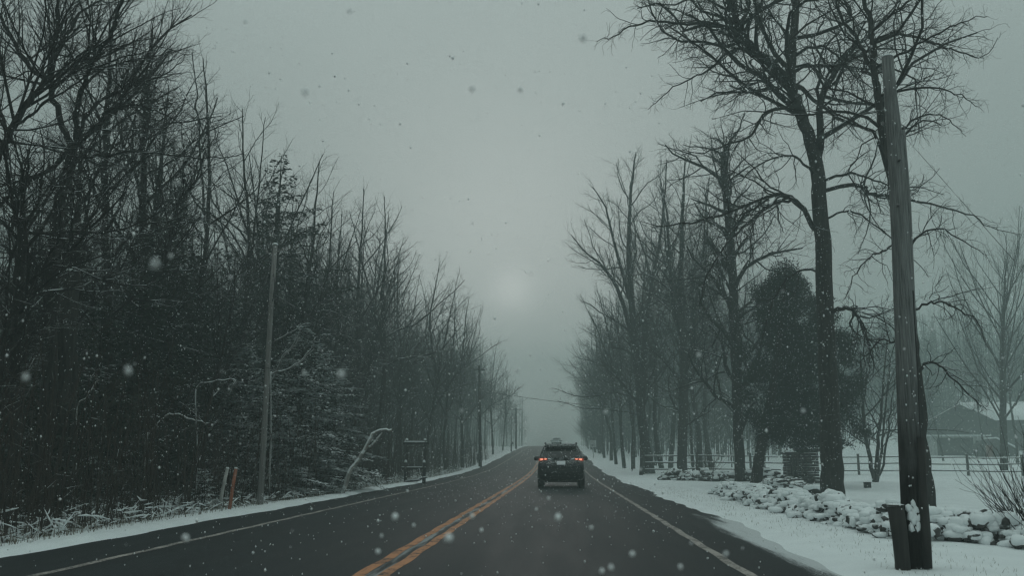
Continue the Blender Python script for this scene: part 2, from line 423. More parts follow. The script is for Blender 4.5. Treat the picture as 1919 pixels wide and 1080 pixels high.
# ------------------------------------------------------------------ mesh building
class MB:
    def __init__(s):
        s.V = []; s.Q = []; s.T = []; s.n = 0
    def add(s, v, quads=None, tris=None):
        v = np.asarray(v, float).reshape(-1, 3)
        if quads is not None and len(quads): s.Q.append(np.asarray(quads, int).reshape(-1, 4) + s.n)
        if tris is not None and len(tris): s.T.append(np.asarray(tris, int).reshape(-1, 3) + s.n)
        s.V.append(v); s.n += len(v)
    def tubes(s, paths, k=4, cap=False):
        """paths: list of (pts Nx3, radii N) -> tubes, grouped by point count"""
        by = {}
        for p, r in paths:
            by.setdefault(len(r), []).append((p, r))
        a = np.arange(k) * 2 * math.pi / k
        ca, sa = np.cos(a), np.sin(a)
        for n, lst in by.items():
            A = np.array([p for p, _ in lst], float); R = np.array([r for _, r in lst], float)
            m = len(lst)
            T = np.empty_like(A); T[:, 1:-1] = A[:, 2:] - A[:, :-2]; T[:, 0] = A[:, 1] - A[:, 0]; T[:, -1] = A[:, -1] - A[:, -2]
            T /= np.linalg.norm(T, axis=2, keepdims=True) + 1e-9
            ov = np.abs(A[:, -1] - A[:, 0]); ref = np.zeros((m, 3)); ref[np.arange(m), np.argmin(ov, axis=1)] = 1
            ref = np.repeat(ref[:, None], n, 1)
            U = np.cross(T, ref); U /= np.linalg.norm(U, axis=2, keepdims=True) + 1e-9
            W = np.cross(T, U)
            V = A[:, :, None] + R[:, :, None, None] * (U[:, :, None] * ca[None, None, :, None] + W[:, :, None] * sa[None, None, :, None])
            idx = np.arange(m * n * k).reshape(m, n, k)
            q = np.stack([idx[:, :-1], np.roll(idx, -1, 2)[:, :-1], np.roll(idx, -1, 2)[:, 1:], idx[:, 1:]], -1).reshape(-1, 4)
            tr = None
            if cap:
                trs = []
                for e in (0, -1):
                    r_ = idx[:, e]
                    for j in range(1, k - 1):
                        trs.append(np.stack([r_[:, 0], r_[:, j], r_[:, j + 1]], -1) if e else np.stack([r_[:, 0], r_[:, j + 1], r_[:, j]], -1))
                tr = np.concatenate(trs)
            s.add(V.reshape(-1, 3), q, tr)
    def box(s, c, size, rz=0, rx=0, ry=0, taper=1.0, jit=0, rng=None):
        x, y, z = [h / 2 for h in size]
        v = np.array([(-x, -y, -z), (x, -y, -z), (x, y, -z), (-x, y, -z), (-x * taper, -y * taper, z), (x * taper, -y * taper, z), (x * taper, y * taper, z), (-x * taper, y * taper, z)])
        if jit: v = v + rng.uniform(-jit, jit, v.shape)
        M = np.array(Matrix.Rotation(rz, 3, 'Z') @ Matrix.Rotation(ry, 3, 'Y') @ Matrix.Rotation(rx, 3, 'X'))
        v = v @ M.T + np.asarray(c)
        s.add(v, [(0, 3, 2, 1), (4, 5, 6, 7), (0, 1, 5, 4), (1, 2, 6, 5), (2, 3, 7, 6), (3, 0, 4, 7)])
    def prism(s, pts, axis, a, b):
        """polygon pts (2D) extruded along axis from a to b; x: pts are (y,z); y: pts are (x,z)"""
        n = len(pts)
        def mk(u, v, h): return {'x': (h, u, v), 'y': (u, h, v), 'z': (u, v, h)}[axis]
        v = [mk(u, w_, a) for u, w_ in pts] + [mk(u, w_, b) for u, w_ in pts]
        q = [(i, (i + 1) % n, n + (i + 1) % n, n + i) for i in range(n)]
        tr = [(0, i + 1, i) for i in range(1, n - 1)] + [(n, n + i, n + i + 1) for i in range(1, n - 1)]
        s.add(v, q, tr)
    def lathe(s, prof, k=12, c=(0, 0, 0), axis='z'):
        a = np.arange(k) * 2 * math.pi / k
        v = []
        for r, h in prof:
            for q_ in a:
                p = (r * math.cos(q_), r * math.sin(q_), h)
                if axis == 'x': p = (p[2], p[0], p[1])
                if axis == 'y': p = (p[0], p[2], p[1])
                v.append((p[0] + c[0], p[1] + c[1], p[2] + c[2]))
        idx = np.arange(len(prof) * k).reshape(-1, k)
        q = np.stack([idx[:-1], np.roll(idx, -1, 1)[:-1], np.roll(idx, -1, 1)[1:], idx[1:]], -1).reshape(-1, 4)
        tr = [(idx[-1][0], idx[-1][j], idx[-1][j + 1]) for j in range(1, k - 1)] + [(idx[0][0], idx[0][j + 1], idx[0][j]) for j in range(1, k - 1)]
        s.add(v, q, tr)
    def mesh(s, name, smooth=False):
        me = bpy.data.meshes.new(name)
        V = np.concatenate(s.V) if s.V else np.zeros((0, 3))
        Q = np.concatenate(s.Q) if s.Q else np.zeros((0, 4), int)
        T = np.concatenate(s.T) if s.T else np.zeros((0, 3), int)
        me.vertices.add(len(V)); me.vertices.foreach_set('co', V.astype(np.float32).ravel())
        me.loops.add(Q.size + T.size)
        me.loops.foreach_set('vertex_index', np.concatenate([Q.ravel(), T.ravel()]).astype(np.int32))
        me.polygons.add(len(Q) + len(T))
        ls = np.concatenate([np.arange(len(Q)) * 4, Q.size + np.arange(len(T)) * 3]).astype(np.int32)
        me.polygons.foreach_set('loop_start', ls)
        if smooth: me.polygons.foreach_set('use_smooth', np.ones(len(Q) + len(T), bool))
        me.update(calc_edges=True)
        me.validate()
        return me
    def build(s, name, material, parent=None, smooth=False, loc=None):
        me = s.mesh(name, smooth)
        me.materials.append(MATS[material])
        return link(me, name, parent, loc)

def link(me, name, parent=None, loc=None):
    o = bpy.data.objects.new(name, me); C.objects.link(o)
    if parent is not None: o.parent = parent
    if loc is not None: o.location = loc
    return o
def tag(o, label=None, cat=None, group=None, kind=None):
    if label: o['label'] = label
    if cat: o['category'] = cat
    if group: o['group'] = group
    if kind: o['kind'] = kind
    return o
def empty(name, loc, label, cat, group=None, rz=0, s=1):
    o = bpy.data.objects.new(name, None); C.objects.link(o)
    o.empty_display_size = .3
    o.location = loc; o.rotation_euler = (0, 0, rz)
    o.scale = (s, s, s) if isinstance(s, (int, float)) else s
    return tag(o, label, cat, group)

# ------------------------------------------------------------------ ground and road
def axis_vals(parts):
    out = []
    for a, b, st_ in parts:
        out += list(np.arange(a, b, st_))
    out.append(parts[-1][1])
    return np.array(out)
YS = axis_vals([(-40, 0, 4), (0, 6, .5), (6, 30, .16), (30, 60, .4), (60, 120, 1), (120, 220, 3), (220, 420, 10)])
XS = axis_vals([(-320, -80, 20), (-80, -30, 4), (-30, -12, 1), (-12, -7.6, .3), (-7.6, -6.2, .06), (-6.2, 2.4, .8), (2.4, 4.2, .07), (4.2, 12, .2), (12, 30, 1), (30, 80, 4), (80, 320, 20)])
X_, Y_ = np.meshgrid(XS, YS)
Z_ = hgt(X_, Y_)
inroad = (X_ > edge_l(Y_)) & (X_ < edge_r(Y_))
Z_ = np.where(inroad, road_z(Y_) - .03, Z_)
def grid(X, Y, Z):
    n, m_ = X.shape
    idx = np.arange(n * m_).reshape(n, m_)
    q = np.stack([idx[:-1, :-1], idx[:-1, 1:], idx[1:, 1:], idx[1:, :-1]], -1).reshape(-1, 4)
    return np.stack([X, Y, Z], -1).reshape(-1, 3), q
b = MB(); b.add(*grid(X_, Y_, Z_))
gnd = b.build('snow_ground', 'snow', smooth=True); gnd['kind'] = 'structure'
rx = np.array([-7.0, -6.3, -5, -3.5, -1.9, 0, 1.9, 2.5, 3.0, 3.5])
RX, RY = np.meshgrid(rx, YS); 
b = MB(); b.add(*grid(RX, RY, road_z(RY) + .004))
road = b.build('road', 'asphalt', smooth=True); road['kind'] = 'structure'
def stripe(name, x0, x1, matn):
    b = MB(); ys = YS[YS < 300]
    w = np.array([x0, x1]); A, B = np.meshgrid(w, ys)
    A = A + .012 * np.sin(B * 3.1 + x0)
    b.add(*grid(A, B, road_z(B) + .008))
    return b.build(name, matn, road)
stripe('centre_line', -2.09, -1.965, 'yellow')
stripe('centre_line', -1.835, -1.71, 'yellow')
stripe('edge_line', 1.86, 1.975, 'white_line')
stripe('edge_line', -5.34, -5.225, 'white_line')

# ------------------------------------------------------------------ trees
def vnorm(x, y, z):
    l = math.sqrt(x * x + y * y + z * z) or 1
    return x / l, y / l, z / l

class Grow:
    """collects branch paths; levels: 0 trunk/limbs (thick), others thinner"""
    def __init__(s, seed, minr=.006, wander=.22, up=.05, spread=(.6, 1.1), klen=62, dens=1.0, maxn=30000, ratio=(.38, .62), droop=0, maxl=9):
        s.r = random.Random(seed); s.minr = minr; s.wander = wander; s.up = up; s.spread = spread
        s.klen = klen; s.dens = dens; s.thick = []; s.thin = []; s.maxn = maxn; s.ratio = ratio; s.droop = droop; s.maxl = maxl
    def branch(s, p, d, L, r0, lev):
        R = s.r
        n = 6 if lev <= 1 else (4 if r0 > s.minr * 2.2 else 3)
        pts = [p]; rs = [r0]; dirs = [d]
        x, y, z = p; dx, dy, dz = d
        st_ = L / n
        w = s.wander
        end = max(s.minr * .7, r0 * .28)
        up = s.up - (s.droop if lev >= 2 else 0)
        for i in range(n):
            dx, dy, dz = vnorm(dx + R.gauss(0, w), dy + R.gauss(0, w), dz + R.gauss(0, w) + up)
            x += dx * st_; y += dy * st_; z += dz * st_
            pts.append((x, y, z)); rs.append(r0 + (end - r0) * (i + 1) / n); dirs.append((dx, dy, dz))
        (s.thick if r0 > .035 else s.thin).append((pts, rs))
        if len(s.thin) > s.maxn: return
        s.spawn(pts, rs, dirs, L, lev)
    def spawn(s, pts, rs, dirs, L, lev, t0=.18, count=None, lenk=1.0):
        R = s.r; n = len(pts) - 1
        if rs[0] < s.minr * 1.12: return
        c = count if count is not None else int(s.dens * (2.2 + L * 2.1) + R.random())
        az = R.random() * 6.28
        for j in range(c):
            t = t0 + (1 - t0) * ((j + R.random()) / c)
            f = t * n; i = min(int(f), n - 1); f -= i
            a, b_ = pts[i], pts[i + 1]
            p = (a[0] + (b_[0] - a[0]) * f, a[1] + (b_[1] - a[1]) * f, a[2] + (b_[2] - a[2]) * f)
            rr = rs[i] + (rs[i + 1] - rs[i]) * f
            cr = rr * R.uniform(*s.ratio)
            if cr < s.minr * .8:
                if R.random() < .35: continue
                cr = s.minr * .8
            cl = cr * s.klen * R.uniform(.75, 1.25) * lenk
            cl = min(cl, L * .75, s.maxl)
            if cl < .12: continue
            d = dirs[i + 1]
            az += 2.4 + R.uniform(-.5, .5)
            # perpendicular frame
            ux, uy, uz = vnorm(-d[1], d[0], 0.001) if abs(d[2]) < .95 else (1, 0, 0)
            wx, wy, wz = d[1] * uz - d[2] * uy, d[2] * ux - d[0] * uz, d[0] * uy - d[1] * ux
            ang = R.uniform(*s.spread); sa, ca = math.sin(ang), math.cos(ang)
            c1, s1 = math.cos(az), math.sin(az)
            nd_ = vnorm(d[0] * ca + sa * (ux * c1 + wx * s1), d[1] * ca + sa * (uy * c1 + wy * s1), d[2] * ca + sa * (uz * c1 + wz * s1))
            s.branch(p, nd_, cl, cr, lev + 1)
    def limb(s, P_, R0, R1, lev=0, jit=.02, **kw):
        """a limb through given points (smoothed)"""
        Pn = np.array(P_, float); n = len(Pn)
        m_ = max(8, (n - 1) * 4)
        tt = np.linspace(0, n - 1, m_ + 1)
        out = []
        for t_ in tt:
            i = min(int(t_), n - 2); f = t_ - i
            p0 = Pn[max(i - 1, 0)]; p1 = Pn[i]; p2 = Pn[i + 1]; p3 = Pn[min(i + 2, n - 1)]
            out.append(.5 * ((2 * p1) + (-p0 + p2) * f + (2 * p0 - 5 * p1 + 4 * p2 - p3) * f * f + (-p0 + 3 * p1 - 3 * p2 + p3) * f ** 3))
        out = np.array(out)
        rn = np.random.RandomState(s.r.randrange(99999))
        out[1:-1] += rn.normal(0, jit, out[1:-1].shape)
        rad = np.interp(tt / (n - 1), np.linspace(0, 1, n) if isinstance(R0, list) else [0, 1], R0 if isinstance(R0, list) else [R0, R1])
        pts = [tuple(p) for p in out]; dirs = [None] + [vnorm(*(out[i + 1] - out[i])) for i in range(m_)]
        dirs[0] = dirs[1]
        s.thick.append((pts, list(rad)))
        L = float(np.sum(np.linalg.norm(np.diff(out, axis=0), axis=1)))
        if kw.get('count', 1) != 0: s.spawn(pts, list(rad), dirs, L, lev, **kw)
        return pts

def fat(paths, n):
    return [q for q in paths if len(q[1]) >= 0]

def finish_tree(G, root, trunk_paths, barkm='bark', twigm='twig', k0=10):
    tb = MB(); tb.tubes(trunk_paths, k0, cap=True)
    tb.build('trunk', barkm, root, smooth=True)
    cb = MB()
    tp = set(id(q) for q in trunk_paths)
    big = [q for q in G.thick if id(q) not in tp]
    if big: cb.tubes(big, 6)
    if G.thin: cb.tubes(G.thin, 3)
    if big or G.thin: cb.build('crown', twigm, root, smooth=False)

# --- prototypes of forest trees (local coordinates, base at origin) ---
def proto_bare(seed, H, r0, kind='forest'):
    R = random.Random(seed)
    if kind == 'forest':
        G = Grow(seed, minr=.0040, wander=.17, up=.05, spread=(.5, 1.05), klen=88, dens=1.6, maxn=60000)
        t0 = .26; cnt = 22
    elif kind == 'vase':
        G = Grow(seed, minr=.0044, wander=.17, up=.08, spread=(.45, .95), klen=80, dens=1.1, maxn=60000)
        t0 = .22; cnt = 24
    elif kind == 'crooked':
        G = Grow(seed, minr=.0048, wander=.24, up=.04, spread=(.6, 1.15), klen=78, dens=1.3, maxn=60000)
        t0 = .35; cnt = 18
    else:   # pole: young thin tree
        G = Grow(seed, minr=.0042, wander=.13, up=.10, spread=(.5, .9), klen=85, dens=1.6, maxn=60000)
        t0 = .3; cnt = 20
    lean = R.uniform(-.05, .05), R.uniform(-.05, .05)
    pts = [(0, 0, -.3)]
    x = y = 0
    n = 7
    for i in range(1, n + 1):
        x += lean[0] * H / n + R.gauss(0, .075) * H / n * 1.3; y += lean[1] * H / n + R.gauss(0, .075) * H / n * 1.3
        pts.append((x, y, H * i / n))
    prof = [r0 * 1.35] + [r0 * (1 - .86 * (i / n) ** 1.6) for i in range(1, n + 1)]
    G.limb(pts, prof, None, 0, .015, t0=t0, count=cnt, lenk=1.15 if kind != 'vase' else 1.3)
    # a fork or two
    if kind in ('forest', 'crooked', 'vase') and R.random() < .85:
        i = R.choice([3, 4]); a = R.random() * 6.28; p = pts[i]
        q = [(p[0] + math.cos(a) * d * H * .035, p[1] + math.sin(a) * d * H * .035, p[2] + d * H * .13) for d in range(0, 5)]
        G.limb(q, prof[i] * .72, .015, 0, .03, t0=.2, count=14, lenk=1.1)
    tb = MB(); tb.tubes([G.thick[0]], 8)
    cb = MB()
    if len(G.thick) > 1: cb.tubes(G.thick[1:], 5)
    cb.tubes(G.thin, 3)
    return tb.mesh('trunk', True), cb.mesh('crown')

def proto_conifer(seed, H, W, dens=1.0, base=.08, ragged=.25, nb=130, load=0.0, droop=.55):
    R = np.random.RandomState(seed)
    tb = MB(); tb.tubes([([(0, 0, -.2), (.02, .02, H * .5), (0, .03, H)], [H * .014 + .03, H * .009 + .01, .01])], 7)
    br = []; V = []; Q = []
    blades = []; white = []
    for i in range(int(nb * dens)):
        t = base + (1 - base) * (i + R.rand()) / (nb * dens)
        z = H * t
        L = W * (1 - t) ** .8 * (1 + R.uniform(-ragged, ragged)) + .12
        a = i * 2.4 + R.uniform(-.5, .5)
        el = R.uniform(-.1, .35) + .5 * t
        pts = []; x, y, zz = 0, 0, z
        n = 5
        for k in range(n + 1):
            pts.append((x, y, zz))
            e = el - droop * k / n
            x += math.cos(a) * math.cos(e) * L / n; y += math.sin(a) * math.cos(e) * L / n; zz += math.sin(e) * L / n
        loaded = R.rand() < load; la = R.uniform(.25, .6)
        br.append((pts, [.006 + L * .008 * (1 - k / n) for k in range(n + 1)]))
        ns = max(7, int(L * 17))
        for j in range(ns):
            f = (.12 + .88 * (j + R.rand()) / ns) * n; k = min(int(f), n - 1); f -= k
            p = np.array(pts[k]) * (1 - f) + np.array(pts[k + 1]) * f
            side = 1 if j % 2 else -1
            l2 = (.10 + .30 * L * (1 - (j / ns)) ** .7) * R.uniform(.6, 1.2)
            l2 = min(l2, .75)
            aa = a + side * R.uniform(.6, 1.2)
            dv = np.array([math.cos(aa), math.sin(aa), R.uniform(-.45, .05)])
            nb_ = max(2, int(l2 / .075))
            for q in range(nb_):
                o = p + dv * l2 * (q + R.rand()) / nb_
                bl = R.uniform(.09, .19); bw = R.uniform(.022, .045)
                ab = aa + R.uniform(-1.0, 1.0)
                d1 = np.array([math.cos(ab), math.sin(ab), R.uniform(-.5, .2)]) * bl
                d2 = np.array([-math.sin(ab), math.cos(ab), R.uniform(-.5, .5)]) * bw
                blades.append((o - d2, o + d1 * .5 - d2 * 1.2, o + d1, o + d1 * .4 + d2 * 1.2))
                if loaded and j / ns > la and R.rand() < .75:
                    o2 = o + np.array([0, 0, .018]); h1 = np.array([d1[0], d1[1], d1[2] * .3]); h1 = h1 * 1.35; h2 = np.array([d2[0], d2[1], d2[2] * .2]) * 2.6
                    for dz in (0, .012):
                        white.append((o2 - h2 + (0, 0, dz - .012), o2 + h1 * .5 - h2 * 1.3 + (0, 0, dz), o2 + h1 * (1.0 - dz * 10), o2 + h1 * .4 + h2 * 1.3 + (0, 0, dz)))
    cb = MB(); 
    B = np.array(blades).reshape(-1, 3); cb.add(B, np.arange(len(B)).reshape(-1, 4))
    cb2 = MB(); cb2.tubes(br, 4)
    cb.tubes(br, 3)
    if white:
        wb = MB(); W3 = np.array(white).reshape(-1, 3); wb.add(W3, np.arange(len(W3)).reshape(-1, 4))
        return tb.mesh('trunk', True), cb.mesh('crown'), wb.mesh('snow_load')
    return tb.mesh('trunk', True), cb.mesh('crown')

def inst(proto, name, x, y, label, cat, group, rz, s, barkm='bark', crownm='twig', z=None, sz=None, lean=(0, 0), sink=.05):
    z = hg(x, y) if z is None else z
    r = empty(name, (x, y, z - sink), label, cat, group, rz, (s, s, s * (sz or 1)))
    r.rotation_euler = (lean[0], lean[1], rz)
    for me, nm, mm_ in list(zip(proto, ('trunk', 'crown', 'snow_load'), (barkm, crownm, 'snowcap'))):
        key = mm_
        if len(me.materials) == 0: me.materials.append(MATS[mm_])
        o = link(me, nm, r)
        if me.materials[0] != MATS[mm_]:
            o.material_slots[0].link = 'OBJECT'; o.material_slots[0].material = MATS[mm_]
    return r

random.seed(11)
FOREST = [proto_bare(100 + i, 15, .115, 'forest') for i in range(6)]
VASE = [proto_bare(200 + i, 18, .15, 'vase') for i in range(3)]
CROOK = [proto_bare(300 + i, 14, .125, 'crooked') for i in range(3)]
POLE = [proto_bare(400 + i, 9, .06, 'pole') for i in range(4)]
HEML = [proto_conifer(500, 10, 2.3, 1.1, .05), proto_conifer(501, 8, 2.0, 1.1, .03), proto_conifer(502, 12, 3.3, .9, .28, .6, 95, 0, .35), proto_conifer(503, 8, 2.3, 1.15, .02, .3, 130, .40, .75), proto_conifer(504, 7, 2.6, 1.0, .05, .45, 110, .55, .7)]
SAPL = [proto_conifer(510, 2.2, .9, .6, .04, .3, 60, .85), proto_conifer(511, 2.2, .8, .6, .04, .3, 60, .3)]

def place_px(px, d):           # x of picture column px at road distance d
    return float(P(px, 858, d)[0])

# hero trees ------------------------------------------------------
def hero_build(name, label, cat, limbs, n_trunk, depth, seed, barkm='bark_near', twigm='twig', minr=.006, group=None, **gk):
    G = Grow(seed, minr=minr, **gk)
    b0 = P(*limbs[0][0][0][:2], depth + (limbs[0][0][0][2] if len(limbs[0][0][0]) > 2 else 0))
    org = np.array([b0[0], b0[1], hg(b0[0], b0[1])])
    root = empty(name, tuple(org), label, cat, group)
    trunks = []
    for i, (pp, ra, rb, kw) in enumerate(limbs):
        pts = [P(q[0], q[1], depth + (q[2] if len(q) > 2 else 0)) - org for q in pp]
        sc = depth / FPX
        if isinstance(ra, list): ra = [v * sc for v in ra]
        else: ra = ra * sc; rb = rb * sc
        if i == 0: pts[0][2] = min(pts[0][2], 0) - .15
        k0 = len(G.thick)
        G.limb(pts, ra, rb, 0, kw.get('jit', .02), **{a: v for a, v in kw.items() if a != 'jit'})
        if i < n_trunk: trunks.append(G.thick[k0])
    finish_tree(G, root, trunks, barkm, twigm, 14)
    return root

oak = [
 ([(1563, 942), (1559, 880), (1556, 780), (1549, 640), (1542, 480), (1536, 380), (1531, 311), (1513, 249), (1491, 187), (1482, 150), (1484, 102), (1491, 0), (1496, -110), (1500, -230, .5)],
  [23, 20, 18, 16, 15, 14, 13, 11.5, 11, 10, 8.5, 7, 5, 3], None, dict(t0=.5, count=18, lenk=.9)),
 ([(1482, 165), (1470, 142), (1445, 122), (1411, 89, -.5), (1390, 62, -.8), (1376, 25, -1), (1372, -40, -1.2), (1360, -120, -1.5)], [9, 9, 8, 7, 6.5, 6, 4, 2], None, dict(t0=.3, count=26)),
 ([(1386, 56, -.8), (1340, 44, -1.5), (1291, 44, -2), (1242, 40, -2.6), (1190, 46, -3), (1150, 66, -3.3), (1118, 78, -3.5)], 3.8, .5, dict(t0=.12, count=30)),
 ([(1402, 80, -.5), (1365, 66, 0), (1325, 48, .5), (1290, 28, 1), (1240, 10, 1.5), (1190, -10, 2)], 3.4, .6, dict(t0=.15, count=24)),
 ([(1470, 142, 0), (1447, 110, .4), (1407, 93, .8), (1367, 96, 1.2), (1331, 129, 1.5), (1296, 147, 1.8), (1251, 173, 2.2), (1215, 205, 2.4)], 4.2, .6, dict(t0=.15, count=32)),
 ([(1497, 200), (1456, 204, -.6), (1429, 218, -1), (1407, 253, -1.4), (1367, 271, -1.8), (1320, 284, -2.2), (1278, 290, -2.4)], 4.2, .5, dict(t0=.15, count=28)),
 ([(1531, 315), (1538, 262), (1537, 191), (1553, 156), (1580, 111), (1605, 85), (1629, 68, .4), (1660, 30, .8), (1700, -20, 1)], [7.5, 7.5, 6.5, 5.5, 5, 4, 3, 2, 1], None, dict(t0=.2, count=28)),
 ([(1486, 108), (1513, 89, -.4), (1544, 89, -.8), (1576, 111, -1.2), (1607, 147, -1.5), (1640, 165, -1.8)], 3.4, .8, dict(t0=.2, count=16)),
 ([(1527, 430), (1496, 382, -.6), (1469, 367, -1), (1438, 369, -1.3), (1384, 391, -1.7), (1313, 413, -2.2), (1247, 424, -2.8), (1200, 415, -3)], [5.5, 5, 4.5, 3.2, 2.6, 1.8, 1, .5], None, dict(t0=.2, count=34)),
 ([(1484, 374, -.8), (1445, 385, -1.4), (1420, 400, -1.6), (1384, 436, -2), (1349, 475, -2.2), (1320, 530, -2.4), (1310, 575, -2.5)], 3, .6, dict(t0=.2, count=26)),
 ([(1534, 362), (1589, 347, .5), (1616, 351, .8), (1633, 364, 1), (1669, 369, 1.2), (1744, 382, 1.8), (1811, 400, 2.2), (1856, 427, 2.6), (1915, 440, 3)], [4.5, 4.2, 3.8, 3.2, 2.8, 2, 1.5, 1, .5], None, dict(t0=.2, count=36)),
 ([(1532, 342), (1575, 328, -.3), (1602, 326, -.5), (1640, 338, -1), (1680, 352, -1.4), (1720, 350, -1.6), (1770, 365, -2)], 3, .5, dict(t0=.2, count=24)),
 ([(1546, 592), (1580, 577, -.5), (1600, 584, -.8), (1615, 605, -1), (1625, 640, -1.2), (1640, 690, -1.3)], [4.5, 4.2, 3.6, 3, 2, .8], None, dict(t0=.25, count=26)),
 ([(1545, 520), (1520, 505, .5), (1490, 512, 1), (1460, 540, 1.4), (1440, 590, 1.7), (1425, 650, 2)], 3, .6, dict(t0=.25, count=22)),
 ([(1535, 420), (1570, 400, .4), (1600, 398, .8), (1650, 430, 1.2), (1700, 470, 1.6), (1740, 520, 2)], 2.6, .5, dict(t0=.25, count=24)),
 ([(1528, 330), (1500, 300, -.5), (1470, 292, -.8), (1420, 310, -1.2), (1380, 345, -1.6), (1330, 372, -2)], 2.8, .5, dict(t0=.25, count=26)),
]
hero_build('oak_tree', 'tallest bare oak with spreading crooked limbs, thick dark trunk rising behind the rock wall', 'tree', oak, 1, 27, 21,
           wander=.27, up=.0, spread=(.5, 1.15), klen=64, dens=1.12, maxn=60000, minr=.0050, droop=.03)

def _m(v): return v
oak2 = [
 ([(1741, 968), (1733, 900), (1727, 820), (1715, 690), (1708, 600), (1694, 470), (1676, 370), (1662, 300), (1651, 225), (1643, 165), (1637, 100), (1630, 40), (1610, -20), (1585, -120)],
  [20, 14, 11, 10, 9.5, 9, 8.5, 8, 7.5, 7, 6, 5, 3.5, 2], None, dict(t0=.5, count=14)),
 ([(1641, 150), (1622, 105, .3), (1604, 70, .6), (1575, 30, .9), (1560, -20, 1.1), (1540, -90, 1.5)], 5, 1.5, dict(t0=.2, count=22)),
 ([(1641, 75), (1680, 60, .3), (1720, 70, .6), (1760, 85, .8), (1800, 98, 1), (1840, 108, 1.2), (1870, 70, 1.3)], 3.6, .5, dict(t0=.15, count=28)),
 ([(1637, 55), (1680, 20, -.3), (1720, -10, -.6), (1760, -50, -.8)], 3.4, 1, dict(t0=.2, count=16)),
 ([(1638, 130), (1700, 95, -.5), (1760, 60, -.8), (1800, 40, -1), (1850, 30, -1.2)], 3, .5, dict(t0=.15, count=22)),
 ([(1665, 290), (1700, 235, .5), (1740, 215, .8), (1780, 225, 1), (1810, 255, 1.2)], 2.8, .5, dict(t0=.2, count=20)),
 ([(1650, 180), (1705, 165, -.4), (1760, 165, -.7), (1800, 180, -1), (1835, 200, -1.2)], 2.8, .5, dict(t0=.15, count=22)),
 ([(1708, 590), (1728, 574, .4), (1759, 566, .6), (1800, 584, .8), (1830, 600, .9), (1845, 640, 1)], 3.2, .6, dict(t0=.2, count=24)),
 ([(1716, 710), (1728, 688, -.3), (1753, 680, -.5), (1782, 706, -.7), (1817, 741, -.9), (1850, 770, -1)], 3.2, .6, dict(t0=.2, count=22)),
 ([(1695, 480), (1725, 440, .4), (1760, 430, .8), (1810, 455, 1.1), (1850, 480, 1.3)], 2.8, .5, dict(t0=.2, count=22)),
 ([(1690, 440), (1660, 470, -.4), (1630, 480, -.6), (1600, 520, -.8), (1585, 560, -1)], 2.6, .5, dict(t0=.2, count=18)),
 ([(1705, 620), (1680, 640, .4), (1650, 640, .7), (1620, 670, 1), (1600, 700, 1.1)], 2.6, .5, dict(t0=.2, count=18)),
]
hero_build('oak_tree', 'bare crooked tree whose flared dark trunk stands right behind the broken-topped wooden pole', 'tree', oak2, 1, 19.4, 22,
           wander=.27, up=.0, spread=(.5, 1.1), klen=74, dens=1.25, maxn=60000, minr=.0032, droop=.02)

# left foreground maple and its neighbours
ml = [
 ([(58, 1010), (75, 900), (88, 760), (95, 600), (102, 463), (116, 370), (134, 296), (140, 272)], [18, 16, 15, 14, 13, 11, 10, 10], None, dict(t0=.9, count=3)),
 ([(139, 280), (125, 250), (100, 185), (88, 157), (46, 111), (9, 46), (-30, -30), (-60, -110)], [7, 6.5, 6, 5.5, 4.5, 3.5, 2.5, 1], None, dict(t0=.3, count=22)),
 ([(92, 165), (100, 107, .4), (125, 65, .7), (157, 19, 1), (199, -10, 1.2), (240, -60, 1.5)], 4.5, 1.5, dict(t0=.2, count=20)),
 ([(143, 262), (144, 204, -.3), (157, 157, -.5), (176, 111, -.8), (199, 74, -1), (218, 32, -1.2), (232, -30, -1.4), (240, -100, -1.5)], [6, 5.5, 5, 4, 3.5, 3, 2, 1], None, dict(t0=.25, count=24)),
 ([(148, 255), (176, 199, .3), (213, 176, .6), (250, 153, .8), (296, 144, 1), (330, 125, 1.2), (350, 100, 1.3)], 4.2, .6, dict(t0=.2, count=26)),
 ([(148, 268), (185, 232, -.4), (208, 204, -.7), (259, 199, -1), (301, 213, -1.2), (343, 232, -1.4)], 4.2, .6, dict(t0=.2, count=26)),
 ([(142, 301), (185, 292, .2), (259, 287, .4), (324, 292, .6), (417, 294, .8), (460, 290, 1)], 3.0, .6, dict(t0=.15, count=20)),
 ([(158, 158, -.5), (199, 125, -.2), (259, 111, 0), (301, 102, .2), (330, 75, .4)], 3.0, .5, dict(t0=.2, count=18)),
]
hero_build('maple_tree', 'bare maple forking into sweeping limbs at the top left of the photo', 'tree', ml, 1, 17, 23,
           wander=.13, up=.06, spread=(.4, .85), klen=80, dens=1.6, maxn=60000, minr=.0030)
m0 = [
 ([(-95, 1060), (-70, 800), (-50, 500), (-25, 350), (0, 287), (18, 250), (56, 190), (88, 143), (105, 60), (110, -20)], [14, 13, 11, 9, 8.5, 8, 6.5, 5, 3.5, 2], None, dict(t0=.5, count=26)),
 ([(30, 235), (60, 215, -.5), (90, 190, -.8), (150, 150, -1.2), (190, 100, -1.5)], 3.5, 1, dict(t0=.2, count=16)),
 ([(-10, 310), (-20, 220, .4), (-40, 120, .7), (-30, 20, 1)], 5, 2, dict(t0=.2, count=16)),
]
hero_build('maple_tree', 'leaning bare tree at the left edge of the photo, before the forked maple', 'tree', m0, 1, 15.5, 24,
           wander=.15, up=.05, spread=(.4, .9), klen=78, dens=1.6, maxn=60000, minr=.0030)
